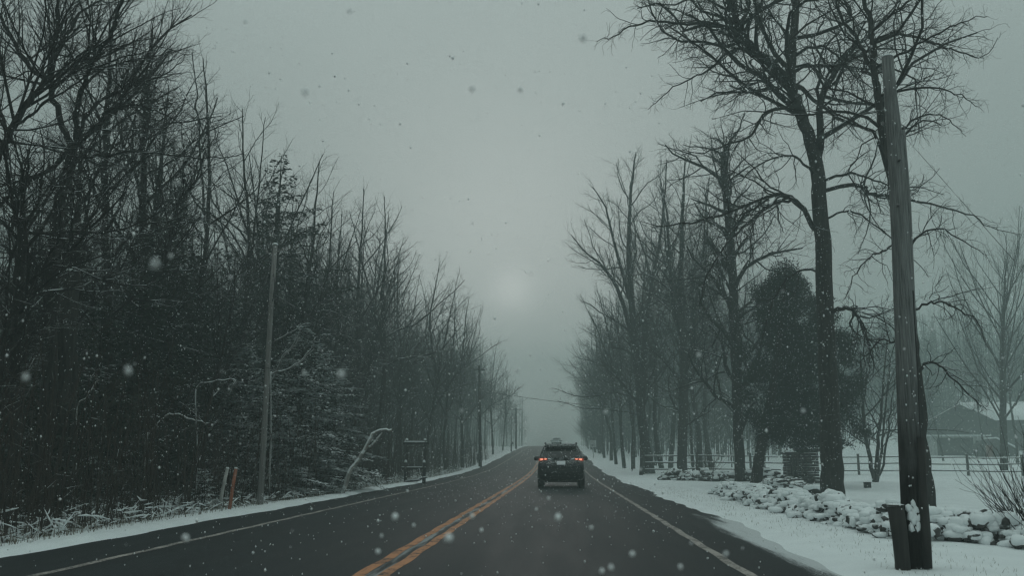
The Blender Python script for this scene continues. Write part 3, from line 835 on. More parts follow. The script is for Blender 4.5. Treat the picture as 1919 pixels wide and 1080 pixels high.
# near left trunks rising past the frame
for i, (px, d, rp, top, lab) in enumerate([
        (22, 15.2, 11, (40, 430), 'dark straight trunk at the far left, nearest of the left roadside trees'),
        (130, 19.5, 8, (150, 330), 'slim dark trunk just right of the forked maple'),
        (205, 21.5, 9, (200, 190), 'straight dark trunk between the forked maple and the dark hemlocks'),
        (262, 24.5, 9, (270, 230), 'straight dark trunk leaning slightly right in front of the dark hemlocks')]):
    base = 858 + CAMZ * FPX / d
    L = [([(px, base), (px + 4, 800), ((px + top[0]) / 2, 600), (top[0] - 2, (top[1] + 450) / 2), top, (top[0] + 12, top[1] - 150)], [rp * 1.3, rp, rp * .9, rp * .7, rp * .5, rp * .15], None, dict(t0=.35, count=30))]
    hero_build('bare_tree', lab, 'tree', L, 1, d, 40 + i, wander=.2, up=.06, spread=(.5, 1.0), klen=72, dens=1.7, maxn=60000, minr=.0036)
# broken snag with a cap of snow, left
sx0 = place_px(104, 18.3)
r_ = empty('broken_snag', (sx0, 18.3, hg(sx0, 18.3)), 'thick broken-off dead trunk capped with snow beside the forked maple', 'dead tree')
zt = float(P(104, 510, 18.3)[2]) - hg(sx0, 18.3)
b = MB(); b.tubes([([(0, 0, -.2), (.02, 0, 1.5), (0, .02, zt * .7), (.03, 0, zt)], [.22, .17, .16, .155])], 12, cap=True); b.build('trunk', 'bark', r_, True)
b = MB(); b.lathe([(.165, zt - .005), (.17, zt + .03), (.12, zt + .07), (.04, zt + .085)], 12); b.build('snow_cap', 'snowcap', r_, True)

# right row: tall fork, second fork, broken-topped trunk
tf = [
 ([(1221, 893), (1210, 840), (1204, 790), (1194, 695), (1184, 576), (1178, 487), (1180, 400), (1186, 330), (1192, 285)], [10, 9, 8.5, 7.5, 6, 4.5, 3.2, 2, .8], None, dict(t0=.25, count=26)),
 ([(1188, 640), (1165, 560, -.5), (1145, 520, -.8), (1121, 492, -1), (1095, 470, -1.2), (1070, 440, -1.4)], 4.5, .7, dict(t0=.2, count=18)),
 ([(1200, 760), (1208, 640, .5), (1222, 529, .8), (1238, 440, 1), (1246, 360, 1.2), (1250, 300, 1.3)], 5, .8, dict(t0=.2, count=22)),
 ([(1184, 580), (1150, 450, .8), (1135, 390, 1), (1110, 350, 1.2)], 3.5, .7, dict(t0=.2, count=16)),
 ([(1210, 690), (1185, 665, -.8), (1168, 655, -1.2), (1150, 652, -1.4)], 2.2, 1, dict(t0=.6, count=3)),
 ([(1204, 750), (1150, 737, -1.5), (1095, 745, -2.5), (1035, 728, -3.5)], 1.4, .4, dict(t0=.3, count=22)),
 ([(1204, 780), (1140, 768, 1), (1090, 765, 2), (1045, 752, 3)], 1.2, .4, dict(t0=.4, count=16)),
]
hero_build('poplar_tree', 'tall bare tree with upswept fork just right of the road, low snowy limbs overhanging it', 'tree', tf, 1, 62, 25,
           wander=.2, up=.07, spread=(.4, .85), klen=78, dens=1.7, maxn=60000, minr=.0055, ratio=(.26, .50), maxl=4.2)
tf2 = [
 ([(1278, 899), (1279, 850), (1281, 760), (1281, 665), (1277, 576), (1276, 500), (1278, 420), (1282, 340), (1284, 290)], [10, 9, 8.5, 8, 6.5, 5, 3.5, 2, .8], None, dict(t0=.2, count=30)),
 ([(1280, 640), (1262, 560, -.5), (1253, 480, -.8), (1250, 400, -1), (1236, 330, -1.2)], 5, .8, dict(t0=.2, count=20)),
 ([(1282, 700), (1298, 640, .4), (1305, 560, .7), (1318, 480, 1), (1322, 400, 1.2), (1330, 330, 1.3)], 5, .8, dict(t0=.2, count=22)),
 ([(1284, 800), (1310, 782, -.5), (1330, 770, -.8), (1345, 750, -1)], 2, .5, dict(t0=.3, count=8)),
]
hero_build('poplar_tree', 'bare tree with clustered upright stems between the tall forked tree and the broken-topped trunk', 'tree', tf2, 1, 55, 26,
           wander=.22, up=.04, spread=(.45, .95), klen=84, dens=1.7, maxn=60000, minr=.0055, ratio=(.26, .50), maxl=4.2)
bt = [
 ([(1388, 907), (1386, 850), (1380, 700), (1374, 560), (1368, 440), (1360, 350), (1355, 285)], [11, 9.5, 9, 8.5, 8, 7, 6], None, dict(t0=.2, count=34, lenk=.45)),
 ([(1370, 480), (1395, 470, .3), (1430, 440, .5), (1455, 400, .6)], 2.6, .6, dict(t0=.2, count=14)),
 ([(1372, 520), (1350, 495, -.3), (1335, 500, -.5), (1315, 540, -.8)], 2.6, .6, dict(t0=.2, count=14)),
 ([(1361, 360), (1345, 330, -.3), (1335, 290, -.5), (1332, 250, -.7)], 2.2, .6, dict(t0=.2, count=12)),
 ([(1376, 640), (1400, 600, .5), (1425, 585, .8), (1450, 610, 1)], 2.2, .6, dict(t0=.2, count=12)),
]
hero_build('dead_tree', 'tall straight trunk with a snapped-off top left of the dark juniper', 'dead tree', bt, 1, 42, 27,
           wander=.22, up=.03, spread=(.5, 1.1), klen=60, dens=1.0, maxn=60000, minr=.006)

# juniper: leaning trunk, dense ragged crown
jx, jd = place_px(1413, 36), 36.0
jr = empty('juniper_tree', (jx, jd, hg(jx, jd)), 'dense dark evergreen with leaning trunk behind the big oak and the wall', 'tree')
jo = np.array([jx, jd, hg(jx, jd)])
tp = [P(1413, 912, 36) - jo, P(1424, 850, 36) - jo, P(1436, 790, 36) - jo, P(1450, 720, 36) - jo, P(1462, 620, 36) - jo, P(1470, 540, 36) - jo]
tp[0][2] = -.2
b = MB(); b.tubes([(tp, [.24, .19, .17, .14, .1, .04])], 10); b.build('trunk', 'bark', jr, True)
R = np.random.RandomState(77)
cl = []
prof = [(500, 1468, 14), (540, 1466, 42), (580, 1478, 72), (640, 1492, 98), (700, 1500, 112), (760, 1508, 122), (810, 1512, 112), (846, 1524, 80)]
pyv = [p_[0] for p_ in prof]
for i in range(430):
    py = 506 + 332 * R.rand() ** .8
    cxp = np.interp(py, pyv, [p_[1] for p_ in prof]); wv = np.interp(py, pyv, [p_[2] for p_ in prof])
    a = R.rand() * 6.28; rr = R.rand() ** .5 * R.uniform(.8, 1.12)
    wv = wv * (1 + .20 * math.sin(py * .07 + 2 * a) + .15 * math.sin(py * .17 + 3 * a + 1))
    c_ = P(cxp + math.cos(a) * rr * wv, py, 36.6) - jo
    c_[1] += math.sin(a) * rr * wv * 36 / FPX * .9
    cl.append((c_, R.uniform(.10, .48)))
bl = []
for c_, s_ in cl:
    k = int(230 * (s_ / .3) ** 2)
    u = R.normal(0, 1, (k, 3)); u /= np.linalg.norm(u, axis=1, keepdims=True)
    pos = c_ + u * s_ * (R.rand(k, 1) ** .6) * R.uniform(.7, 1.3, 3) + np.abs(R.normal(0, .05, (k, 3))) * np.array([0, 0, 1])
    d1 = u * .5 + R.normal(0, .5, (k, 3)) + np.array([0, 0, .35]); d1 /= np.linalg.norm(d1, axis=1, keepdims=True)
    d2 = np.cross(d1, R.normal(0, 1, (k, 3))); d2 /= np.linalg.norm(d2, axis=1, keepdims=True)
    l = R.uniform(.045, .11, (k, 1)); wd = R.uniform(.014, .03, (k, 1))
    bl.append(np.stack([pos - d2 * wd * .5, pos + d1 * l * .5 - d2 * wd, pos + d1 * l, pos + d1 * l * .5 + d2 * wd], 1))
bl = np.concatenate(bl)
b = MB(); b.add(bl.reshape(-1, 3), np.arange(len(bl) * 4).reshape(-1, 4))
tw = []
for c_, s_ in cl[::2]:
    t_ = np.array(tp[min(5, max(2, int(2 + (c_[2] - tp[2][2]) / 1.6)))])
    tw.append(([tuple(t_), tuple((t_ + c_) / 2 + R.normal(0, .06, 3)), tuple(c_)], [.03, .02, .008]))
b.tubes(tw, 3)
b.build('crown', 'juniper', jr)

# multi-stem clump right of the oak (four slim stems), and small trees
ms = [([(1640, 910), (1630, 860), (1620, 800), (1617, 740), (1612, 660)], [4, 3.5, 3, 2.5, 1], None, dict(t0=.3, count=14)),
      ([(1640, 910), (1643, 850, .3), (1650, 790, .4), (1655, 720, .5), (1662, 640, .6)], 4, 1, dict(t0=.3, count=14)),
      ([(1641, 910), (1650, 860, -.3), (1657, 800, -.4), (1662, 740, -.5), (1668, 680, -.6)], 3, .8, dict(t0=.3, count=12)),
      ([(1641, 910), (1655, 870, .2), (1664, 810, .3), (1670, 760, .4), (1680, 700, .4)], 2.6, .7, dict(t0=.3, count=12))]
hero_build('multi_stem_tree', 'clump of four slim bare stems in the snowy field between oak and wooden pole', 'tree', ms, 4, 41, 28,
           wander=.2, up=.02, spread=(.6, 1.1), klen=90, dens=1.0, maxn=3000, minr=.006)
fr = [([(1881, 886), (1880, 800), (1879, 700), (1880, 600), (1884, 520), (1886, 485)], [7, 6, 5, 3.5, 1.5, .5], None, dict(t0=.2, count=46))]
hero_build('field_tree', 'slender upright bare tree beyond the rail fence at the right, in front of the house', 'tree', fr, 1, 68, 29,
           wander=.08, up=.16, spread=(.5, .8), klen=170, dens=1.0, maxn=5000, minr=.0045, ratio=(.22, .42))

# shrub at the right edge
R = random.Random(9)
shx, shd = place_px(1935, 13.2), 13.2
G = Grow(31, minr=.003, wander=.09, up=.03, spread=(.25, .5), klen=110, dens=.9, maxn=4000)
for i in range(85):
    a = R.uniform(0, 6.28); e = R.uniform(.62, 1.45)
    d = (math.cos(a) * math.cos(e), math.sin(a) * math.cos(e), math.sin(e))
    G.branch((R.gauss(0, .10), R.gauss(0, .10), -.05), d, R.uniform(.9, 1.6), R.uniform(.006, .011), 1)
sr = empty('bare_shrub', (shx, shd, hg(shx, shd)), 'bare fan-shaped shrub at the right edge beside the end of the rock wall', 'shrub')
b = MB(); b.tubes(G.thick + G.thin, 3); b.build('stems', 'twig', sr)
shx, shd = place_px(1325, 50), 50
G = Grow(32, minr=.005, wander=.12, up=.02, spread=(.3, .6), klen=110, dens=1, maxn=3000)
for i in range(40):
    a = R.uniform(0, 6.28); e = R.uniform(.7, 1.5)
    G.branch((R.gauss(0, .15), R.gauss(0, .15), -.05), (math.cos(a) * math.cos(e), math.sin(a) * math.cos(e), math.sin(e)), R.uniform(1.2, 2.2), R.uniform(.009, .015), 1)
sr = empty('bare_shrub', (shx, shd, hg(shx, shd)), 'pale bare bush at the left end of the field fence behind the roadside trees', 'shrub')
b = MB(); b.tubes(G.thick + G.thin, 3); b.build('stems', 'twig_brown', sr)

# --- left woods: individually placed trees that make the skyline -------------
used = []
def H_for(py, d, x):      # height needed for a top at picture row py
    return float(P(959, py, d)[2]) - hg(x, d)
skyline = [  # px, distance, top row, proto set, label
 (372, 30, 95, FOREST, 'tall straight bare tree standing highest between the maple and the roadside pole'),
 (425, 33, 180, VASE, 'slim vase-shaped bare tree right of the tallest left-hand tree'),
 (325, 34, 230, FOREST, 'bare tree half hidden behind the dark hemlocks'),
 (560, 36, 275, CROOK, 'crooked forked bare tree rising above the roadside pole'),
 (610, 46, 340, FOREST, 'bare tree rising right of the crooked forked tree'),
 (655, 50, 350, VASE, 'bare vase-shaped tree above the leaning snowy trunk'),
 (700, 52, 345, CROOK, 'taller crooked bare tree left of the timber frame'),
 (750, 62, 470, FOREST, 'bare tree behind the timber frame'),
 (800, 66, 475, VASE, 'bare tree with rounded top right of the timber frame'),
 (838, 72, 530, FOREST, 'pair-trunked bare tree between the timber frame and the second pole'),
 (868, 82, 545, VASE, 'bare tree just left of the second pole'),
 (900, 100, 600, FOREST, 'faded bare tree behind the second pole'),
 (925, 120, 640, VASE, 'pale hazy bare tree right of the second pole'),
 (945, 140, 680, FOREST, 'faint hazy bare tree before the third pole'),
 (470, 40, 265, VASE, 'bare tree behind the ragged pine'),
 (520, 43, 290, FOREST, 'bare tree directly behind the roadside pole'),
 (240, 26, 120, FOREST, 'bare tree behind the right limbs of the forked maple'),
 (60, 22, 150, FOREST, 'bare tree behind the leaning tree at the left edge'),
]
rr = random.Random(3)
for px, d, top, ps, lab in skyline:
    x = place_px(px, d); x = min(x, -8.3) if d < 200 else x
    Hn = max(6, H_for(top, d, x)); p0 = ps[rr.randrange(len(ps))]
    base = 15 if ps is FOREST else (18 if ps is VASE else 14)
    s_ = Hn / base / 1.03
    inst(p0, 'bare_tree', x, d, lab, 'tree', 'trees along the left woods edge', rr.uniform(0, 6.28), s_)
    used.append((x, d))
# random fill of the left woods
cnt = 0
tries = 0
while cnt < 160 and tries < 6000:
    tries += 1
    d = 12 + 150 * rr.random() ** 1.5 if cnt < 110 else rr.uniform(42, 120)
    x = -8.6 - 22 * rr.random() ** 1.4 - .02 * d
    if x / d < -.66: continue
    if any((x - a) ** 2 + (d - b_) ** 2 < (1.5 + d * .012) ** 2 for a, b_ in used): continue
    pxx = 1048 + x / d * FPX
    if (430 < pxx < 700 and d < 40) or (200 < pxx < 370 and d < 29): continue
    used.append((x, d)); cnt += 1
    # keep tops under the photographed skyline
    pxx = 1048 + x / d * FPX
    row = np.interp(pxx, [0, 300, 420, 500, 620, 720, 800, 880, 935, 975], [330, 360, 350, 350, 375, 410, 505, 580, 645, 750])
    Hmax = ((858 - row) / FPX * d + CAMZ - hg(x, d)) * (rr.uniform(.62, 1.0) if pxx < 450 else rr.uniform(.82, 1.03))
    k = rr.random()
    ps = FOREST if k < .45 else VASE if k < .65 else CROOK if k < .8 else POLE
    base = {id(FOREST): 15, id(VASE): 18, id(CROOK): 14, id(POLE): 9}[id(ps)]
    Hn = min(rr.uniform(11, 17) if ps is not POLE else rr.uniform(6, 10), Hmax)
    if Hn < 3: continue
    deep = 'deep in' if x < -16 else 'near the edge of'
    distw = 'in the near part of the left woods' if d < 35 else ('in the middle stretch of the left woods' if d < 80 else 'fading into haze in the far left woods')
    lab = {id(FOREST): 'straight dark bare trunk', id(VASE): 'bare tree with upswept branches', id(CROOK): 'bare tree with crooked branches', id(POLE): 'thin young bare tree'}[id(ps)]
    inst(ps[rr.randrange(len(ps))], 'bare_tree', x, d, lab + ', ' + distw + (', back rows' if x < -16 else ', front rows'), 'tree',
         lab.split(',')[0] + ' ' + distw + (' back' if x < -16 else ' front'), rr.uniform(0, 6.28), Hn / base, sz=rr.uniform(.95, 1.1))

# conifers on the left
con = [ # px, d, top row, proto, mat, label
 (300, 27, 345, 0, 'needle', 'tall dense dark hemlock left of the roadside pole'),
 (245, 24, 430, 1, 'needle', 'dark hemlock between the left trunks and the tall hemlock'),
 (345, 30, 470, 1, 'needle', 'dark hemlock right of the tall dense hemlock'),
 (170, 21, 560, 1, 'needle', 'low dark hemlock among the left trunks'),
 (30, 18, 540, 1, 'needle', 'dark hemlock at the far left edge'),
 (100, 23, 470, 0, 'needle', 'dark hemlock behind the snow-capped snag'),
 (420, 31, 545, 1, 'needle', 'dark hemlock between the marker stakes and the roadside pole'),
 (560, 31, 600, 3, 'needle_snowy', 'snow-dusted hemlock just right of the roadside pole'),
 (604, 33, 650, 4, 'needle_snowy', 'snow-laden hemlock leaning over the verge left of the leaning trunk'),
 (500, 27.5, 690, 3, 'needle_snowy', 'low snow-dusted hemlock behind the base of the roadside pole'),
 (566, 30, 800, 3, 'needle_snowy', 'short bushy hemlock at the verge right of the roadside pole'),
 (500, 36, 285, 2, 'needle', 'ragged tall pine with wind-torn crown above the roadside pole'),
 (455, 30, 640, 3, 'needle_snowy', 'hemlock with snow on its boughs left of the roadside pole'),
]
for px, d, top, k, mt, lab in con:
    x = place_px(px, d); x = min(x, -8.3)
    Hn = H_for(top, d, x); base = (10, 8, 12, 8, 7)[k]
    s_ = Hn / base
    r0 = inst(HEML[k], 'hemlock_tree' if k != 2 else 'pine_tree', x, d, lab, 'tree', 'evergreens in the left woods', rr.uniform(0, 6.28), max(s_, .62) * (1.15 if k != 2 else 1.1), crownm=mt, sz=(1 if s_ > .62 else s_ / .62) / (1.15 if k != 2 else 1.1))
k = 0
while k < 26:
    d = rr.uniform(22, 75); x = -13 - rr.random() * 14 - d * .03
    if x / d < -.62: continue
    Hn = rr.uniform(6, 9)
    inst(HEML[rr.randrange(2)], 'hemlock_tree', x, d, 'dark hemlock in the shaded depth of the left woods', 'tree', 'hemlocks deep in the left woods', rr.uniform(0, 6.28), Hn / 9, crownm='needle')
    k += 1
x = place_px(383, 20.6)
inst(SAPL[0], 'fir_sapling', x, 20.6, 'small fir sapling loaded with snow beside the white marker stake', 'tree', None, 1.0, .42, crownm='needle_loaded')
x = place_px(215, 20.4)
inst(SAPL[1], 'fir_sapling', x - .1, 20.4, 'small half-snowed fir sapling among the near left trunks', 'tree', None, 2.0, .5, crownm='needle_snowy')

# --- right row of trees, receding --------------------------------
right = [ # px base, d, top row
 (1240, 68, 330, FOREST, 'bare tree behind the tall forked tree'),
 (1200, 60, 420, POLE, 'thin bare stem beside the tall forked tree'),
 (1186, 72, 470, FOREST, 'straight bare tree left of the tall forked tree'),
 (1170, 76, 500, VASE, 'bare tree two trunks left of the tall forked tree'),
 (1152, 84, 540, FOREST, 'bare tree near the right verge behind the speed sign'),
 (1140, 92, 550, VASE, 'bare roadside tree right of the speed sign'),
 (1126, 104, 590, FOREST, 'hazy bare tree just behind the speed sign'),
 (1118, 118, 600, VASE, 'hazier bare tree left of the speed sign'),
 (1108, 130, 630, FOREST, 'pale bare tree far along the right verge'),
 (1100, 145, 650, CROOK, 'very pale bare tree far along the right verge'),
 (1095, 160, 680, FOREST, 'faintest bare tree at the far end of the right row'),
 (1310, 66, 310, VASE, 'tall bare tree between the clustered stems and the snapped trunk'),
 (1335, 70, 330, FOREST, 'straight bare tree left of the snapped trunk'),
 (1300, 62, 560, POLE, 'thin bare young tree at the end of the low stone wall'),
 (1255, 75, 420, CROOK, 'crooked bare tree behind the low stone wall'),
 (1165, 66, 640, POLE, 'thin bare young tree near the low stone wall'),
]
for px, d, top, ps, lab in right:
    x = max(place_px(px, d), 5.0)
    base = {id(FOREST): 15, id(VASE): 18, id(CROOK): 14, id(POLE): 9}[id(ps)]
    Hn = (858 - top) / FPX * d + CAMZ - hg(x, d)
    inst(ps[rr.randrange(len(ps))], 'bare_tree', x, d, lab, 'tree', 'trees along the right verge', rr.uniform(0, 6.28), Hn / base / 1.02)
for px, d, top, lab in ((1768, 88, 690, 'small bare tree in front of the left part of the house'), (1842, 92, 660, 'small bare tree in front of the snowy roof of the house'),
                        (1905, 84, 600, 'bare tree at the right edge beyond the rail fence'), (1720, 96, 640, 'small bare tree left of the house, seen right behind the big pole')):
    x = place_px(px, d); Hn = (858 - top) / FPX * d + CAMZ - hg(x, d)
    inst(CROOK[rr.randrange(3)], 'bare_tree', x, d, lab, 'tree', 'young trees around the house', rr.uniform(0, 6.28), Hn / 14)
cnt = 0; usedr = []
while cnt < 95:
    if cnt < 45:
        d = rr.uniform(75, 175); x = rr.uniform(6, 24)
    else:
        d = rr.uniform(120, 215); x = rr.uniform(20, 105)
        if d < 135 and x > 30: continue
    pxx = 1048 + x / d * FPX
    if pxx > 2000: continue
    if any((x - a) ** 2 + (d - b_) ** 2 < 6 for a, b_ in usedr): continue
    usedr.append((x, d)); cnt += 1
    Hn = rr.uniform(12, 18)
    k = rr.random(); ps = FOREST if k < .5 else VASE if k < .75 else CROOK
    base = {id(FOREST): 15, id(VASE): 18, id(CROOK): 14}[id(ps)]
    if x < 24 and cnt <= 45:
        row = np.interp(pxx, [1070, 1100, 1150, 1200, 1260], [690, 560, 470, 380, 300])
        Hn = max(4, min(Hn + 4, (858 - row) / FPX * d + CAMZ - hg(x, d)))
        lab, gp = 'hazy bare tree in the belt of woods right of the road', 'trees in the right roadside belt'
        if k > .5: ps = POLE; base = 9
    else:
        lab, gp = 'grey bare tree on the hillside beyond the snowy field', 'trees on the right hillside'
    inst(ps[rr.randrange(len(ps))], 'bare_tree', x, d, lab, 'tree', gp, rr.uniform(0, 6.28), Hn / base)

# far-off woods, one mass each
def wood_mass(name, n, xr, yr, hr, seed, cond=None, hs=9, rad=(.03, .08), tw=12):
    R = np.random.RandomState(seed); paths = []; thin = []
    k = 0
    while k < n:
        x = R.uniform(*xr); y = R.uniform(*yr)
        if cond and not cond(x, y): continue
        k += 1
        z = hg(x, y); h = min(R.uniform(*hr), (hs * y + 1.2) * R.uniform(.75, 1)); r = R.uniform(*rad)
        lx, ly = R.normal(0, .03, 2) * h
        paths.append(([(x, y, z - .2), (x + lx * .5, y + ly * .5, z + h * .5), (x + lx, y + ly, z + h)], [r, r * .7, .02]))
        for j in range(tw):
            t = R.uniform(.15, .98); a = R.rand() * 6.28; l = R.uniform(1.0, 3.2) * (1.15 - t)
            s0 = np.array([x + lx * t, y + ly * t, z + h * t]); e = s0 + np.array([math.cos(a) * l, math.sin(a) * l, l * R.uniform(.4, 1.3)])
            thin.append(([tuple(s0), tuple((s0 + e) / 2 + R.normal(0, .1, 3)), tuple(e)], [.03, .022, .008]))
            for q in range(3):
                f = R.uniform(.3, 1); b0 = s0 + (e - s0) * f; e2 = b0 + R.normal(0, .45, 3) * l * .5 + np.array([0, 0, .3 * l])
                thin.append(([tuple(b0), tuple((b0 + e2) / 2 + R.normal(0, .05, 3)), tuple(e2)], [.014, .011, .006]))
    b = MB(); b.tubes(paths, 5); b.tubes(thin, 3)
    return b.build(name, 'twig')
o = wood_mass('thicket', 300, (-26, -11), (40, 130), (7, 13), 9, lambda x, y: x < -9.5 - .02 * y and x / y > -.30, hs=.22, rad=(.015, .05), tw=15)
tag(o, 'fine twiggy thicket between the trunks of the left woods', 'thicket', kind='stuff')
o = wood_mass('distant_woods', 900, (-75, -24), (16, 190), (9, 14), 1, lambda x, y: x < -20 - .06 * y and x / y > -.75, hs=.25)
tag(o, 'dim mass of bare woods closing the view behind the left trees', 'woods', kind='stuff')
for k in range(46):
    d = rr.uniform(118, 200); x = rr.uniform(.13, .60) * d
    if d < 128 and x > 42: continue
    inst(HEML[rr.randrange(2)], 'evergreen_tree', x, d, 'hazy dark evergreen on the wooded hillside beyond the field', 'tree', 'evergreens on the right hillside', rr.uniform(0, 6.28), rr.uniform(1.2, 1.9), crownm='needle')
o = wood_mass('distant_woods', 1500, (14, 150), (120, 235), (12, 19), 2, lambda x, y: x / y < .62 and x > 10 + (y - 140) * .1 and not (y < 128 and x > 40))
tag(o, 'grey wooded hillside fading out beyond the snowy field', 'woods', kind='stuff')
o = wood_mass('distant_woods', 520, (9, 44), (72, 190), (4, 11), 4, lambda x, y: x < 12 + (y - 70) * .4, rad=(.02, .06), tw=14)
tag(o, 'grey thicket of bare stems filling the belt right of the road', 'woods', kind='stuff')
o = wood_mass('distant_woods', 200, (4.6, 10), (112, 200), (4, 12), 6, rad=(.02, .07), tw=14)
tag(o, 'hazy thicket at the right verge behind the speed sign', 'woods', kind='stuff')
o = wood_mass('distant_woods', 260, (-40, -9), (150, 260), (9, 13), 3, None)
tag(o, 'pale far woods left of the road vanishing in the haze', 'woods', kind='stuff')

# underbrush of the left woods
R = np.random.RandomState(8); st1 = []; st2 = []
for i in range(5200):
    d = 11.5 + 90 * R.rand() ** 1.6; x = -7.4 - R.rand() ** 1.6 * 13
    if x / d < -.66: continue
    h = R.uniform(.5, 3.4) if R.rand() < .6 else R.uniform(.2, .9)
    z = hg(x, d); lx, ly = R.normal(0, .16, 2) * h
    r = .004 + h * .003
    st1.append(([(x, d, z - .05), (x + lx * .4, d + ly * .4, z + h * .55), (x + lx, d + ly, z + h)], [r, r * .8, .003]))
    for q in range(int(1 + h * 2)):
        t = R.uniform(.25, .95); a = R.rand() * 6.28; l = R.uniform(.15, .6)
        s0 = (x + lx * t, d + ly * t, z + h * t)
        st2.append(([s0, (s0[0] + math.cos(a) * l * .5, s0[1] + math.sin(a) * l * .5, s0[2] + l * .35), (s0[0] + math.cos(a) * l, s0[1] + math.sin(a) * l, s0[2] + l * R.uniform(.2, .9))], [.005, .004, .003]))
b = MB(); b.tubes(st1, 4); b.tubes(st2, 3)
tag(b.build('underbrush', 'twig_brown'), 'tangle of thin brush stems and twigs under the left woods', 'underbrush', kind='stuff')
# dry grass along both verges
gr = []
for i in range(9000):
    if R.rand() < .8:
        d = 11 + 60 * R.rand() ** 1.4; x = -7.0 - R.rand() ** 1.7 * 3.5; h = R.uniform(.08, .45) * min(1, .3 + (-6.95 - x) * .7)
    else:
        d = 8 + 30 * R.rand(); x = 3.35 + R.rand() * 1.5; h = R.uniform(.02, .07)
    z = hg(x, d); a = R.rand() * 6.28; wv = R.uniform(.003, .006) if x < 0 else .0025; ln = R.normal(0, .35, 2) * h
    p0 = np.array([x, d, z - .01]); p1 = p0 + (ln[0] * .4, ln[1] * .4, h * .6); p2 = p0 + (ln[0], ln[1], h)
    dv = np.array([math.cos(a) * wv, math.sin(a) * wv, 0])
    gr.append((p0 - dv, p0 + dv, p1 + dv * .7, p1 - dv * .7)); gr.append((p1 - dv * .7, p1 + dv * .7, p2 + dv * .2, p2 - dv * .2))
gr = np.array(gr).reshape(-1, 3); b = MB(); b.add(gr, np.arange(len(gr)).reshape(-1, 4))
tag(b.build('dry_grass', 'dry_grass'), 'withered grass blades poking through the snow along the verges', 'grass', kind='stuff')
# snow clumps caught in brush on the woods floor
b = MB()
ico = bmesh.new(); bmesh.ops.create_icosphere(ico, subdivisions=2, radius=1); IV = np.array([v.co[:] for v in ico.verts]); IT = np.array([[v.index for v in f.verts] for f in ico.faces]); ico.free()
ico = bmesh.new(); bmesh.ops.create_icosphere(ico, subdivisions=1, radius=1); JV = np.array([v.co[:] for v in ico.verts]); JT = np.array([[v.index for v in f.verts] for f in ico.faces]); ico.free()
seg_ = []
for i in range(3000):
    d = 11.5 + 60 * R.rand() ** 1.6; x = -7.25 - R.rand() ** 1.5 * 6
    if x / d < -.66: continue
    z = hg(x, d) + abs(R.normal(0, .14)) + .01; a = R.rand() * 6.28; l = R.uniform(.04, .22); e = R.normal(0, .35)
    dv = np.array([math.cos(a) * math.cos(e), math.sin(a) * math.cos(e), math.sin(e)]) * l; rr_0 = R.uniform(.005, .022)
    p0 = np.array([x, d, z]); seg_.append(([tuple(p0 - dv), tuple(p0 + R.normal(0, .02, 3)), tuple(p0 + dv)], [rr_0 * .3, rr_0, rr_0 * .2]))
b.tubes(seg_, 5)
tag(b.build('brush_snow', 'snowcap', smooth=True), 'scraps of snow caught on brush and litter at the woods edge', 'snow clumps', kind='stuff')

# ------------------------------------------------------------------ snowy dead limbs, left
def limb_thing(name, label, cat, pts, ra, rb, depth, matn='snag', extra=(), ground=True):
    p3 = [P(q[0], q[1], depth + (q[2] if len(q) > 2 else 0)) for q in pts]
    org = p3[0].copy(); org[2] = hg(org[0], org[1]); p3[0][2] = org[2] - .12
    root = empty(name, tuple(org), label, cat)
    G = Grow(5, minr=.01)
    G.limb([p - org for p in p3], ra * depth / FPX, rb * depth / FPX, 0, .015, count=0)
    for e, a_, b__ in extra:
        G.limb([P(q[0], q[1], depth + (q[2] if len(q) > 2 else 0)) - org for q in e], a_ * depth / FPX, b__ * depth / FPX, 0, .01, count=0)
    b = MB(); b.tubes([G.thick[0]], 8, cap=True); b.build('trunk', matn, root, True)
    if extra:
        b = MB(); b.tubes(G.thick[1:], 6, cap=True); b.build('branch', matn, root, True)
    return root
limb_thing('leaning_dead_tree', 'pale dead trunk leaning right with snow on it, left of the timber frame', 'dead tree',
           [(640, 912), (655, 888), (675, 858), (690, 832), (698, 815), (712, 808), (734, 806)], 4.6, 2.4, 30, 'birch_white',
           [([(691, 838), (700, 832), (708, 822), (716, 812)], 2.4, 1.4)])
limb_thing('bent_sapling', 'thin sapling bowed over under snow above the fir sapling', 'sapling',
           [(268, 860), (275, 830), (290, 800), (312, 780), (335, 778), (360, 788), (392, 793)], 2.2, 1.0, 21.5, 'birch_white')
limb_thing('leaning_stick', 'short snowy dead stem leaning right in the left thicket', 'dead tree',
           [(142, 900), (146, 775), (162, 745), (184, 712)], 1.2, 1.6, 19.5, 'birch_white')
limb_thing('snowy_branch', 'spreading dead branches lined with snow right of the roadside pole', 'dead tree',
           [(505, 930), (508, 720), (512, 700), (545, 690), (575, 665), (592, 632)], 2.2, .9, 26, 'snag',
           [([(510, 715), (530, 668), (548, 650), (564, 617)], 1.6, .8), ([(545, 690), (560, 682), (588, 655)], 1.4, .8), ([(520, 680), (545, 655), (562, 632)], 1.4, .7), ([(515, 640), (540, 625), (560, 615)], 1.3, .6)])
limb_thing('snowy_branch', 'low arched dead branch with snow between the hemlocks left of the roadside pole', 'dead tree',
           [(372, 900), (368, 760), (372, 722), (400, 716), (432, 712), (441, 716), (428, 745)], 1.5, 1.0, 23, 'snag')

# ------------------------------------------------------------------ poles and wires
def pole_obj(name, label, pts, rad, Y, matn, group=None, base_extra=None):
    p3 = [P(px, py, Y) for px, py in pts]
    org = p3[0].copy(); z0 = hg(org[0], org[1]); org[2] = z0
    root = empty(name, tuple(org), label, 'utility pole', group)
    q = [tuple(p - org) for p in p3]
    q[0] = (q[0][0], q[0][1], -.2)
    return root, org, q
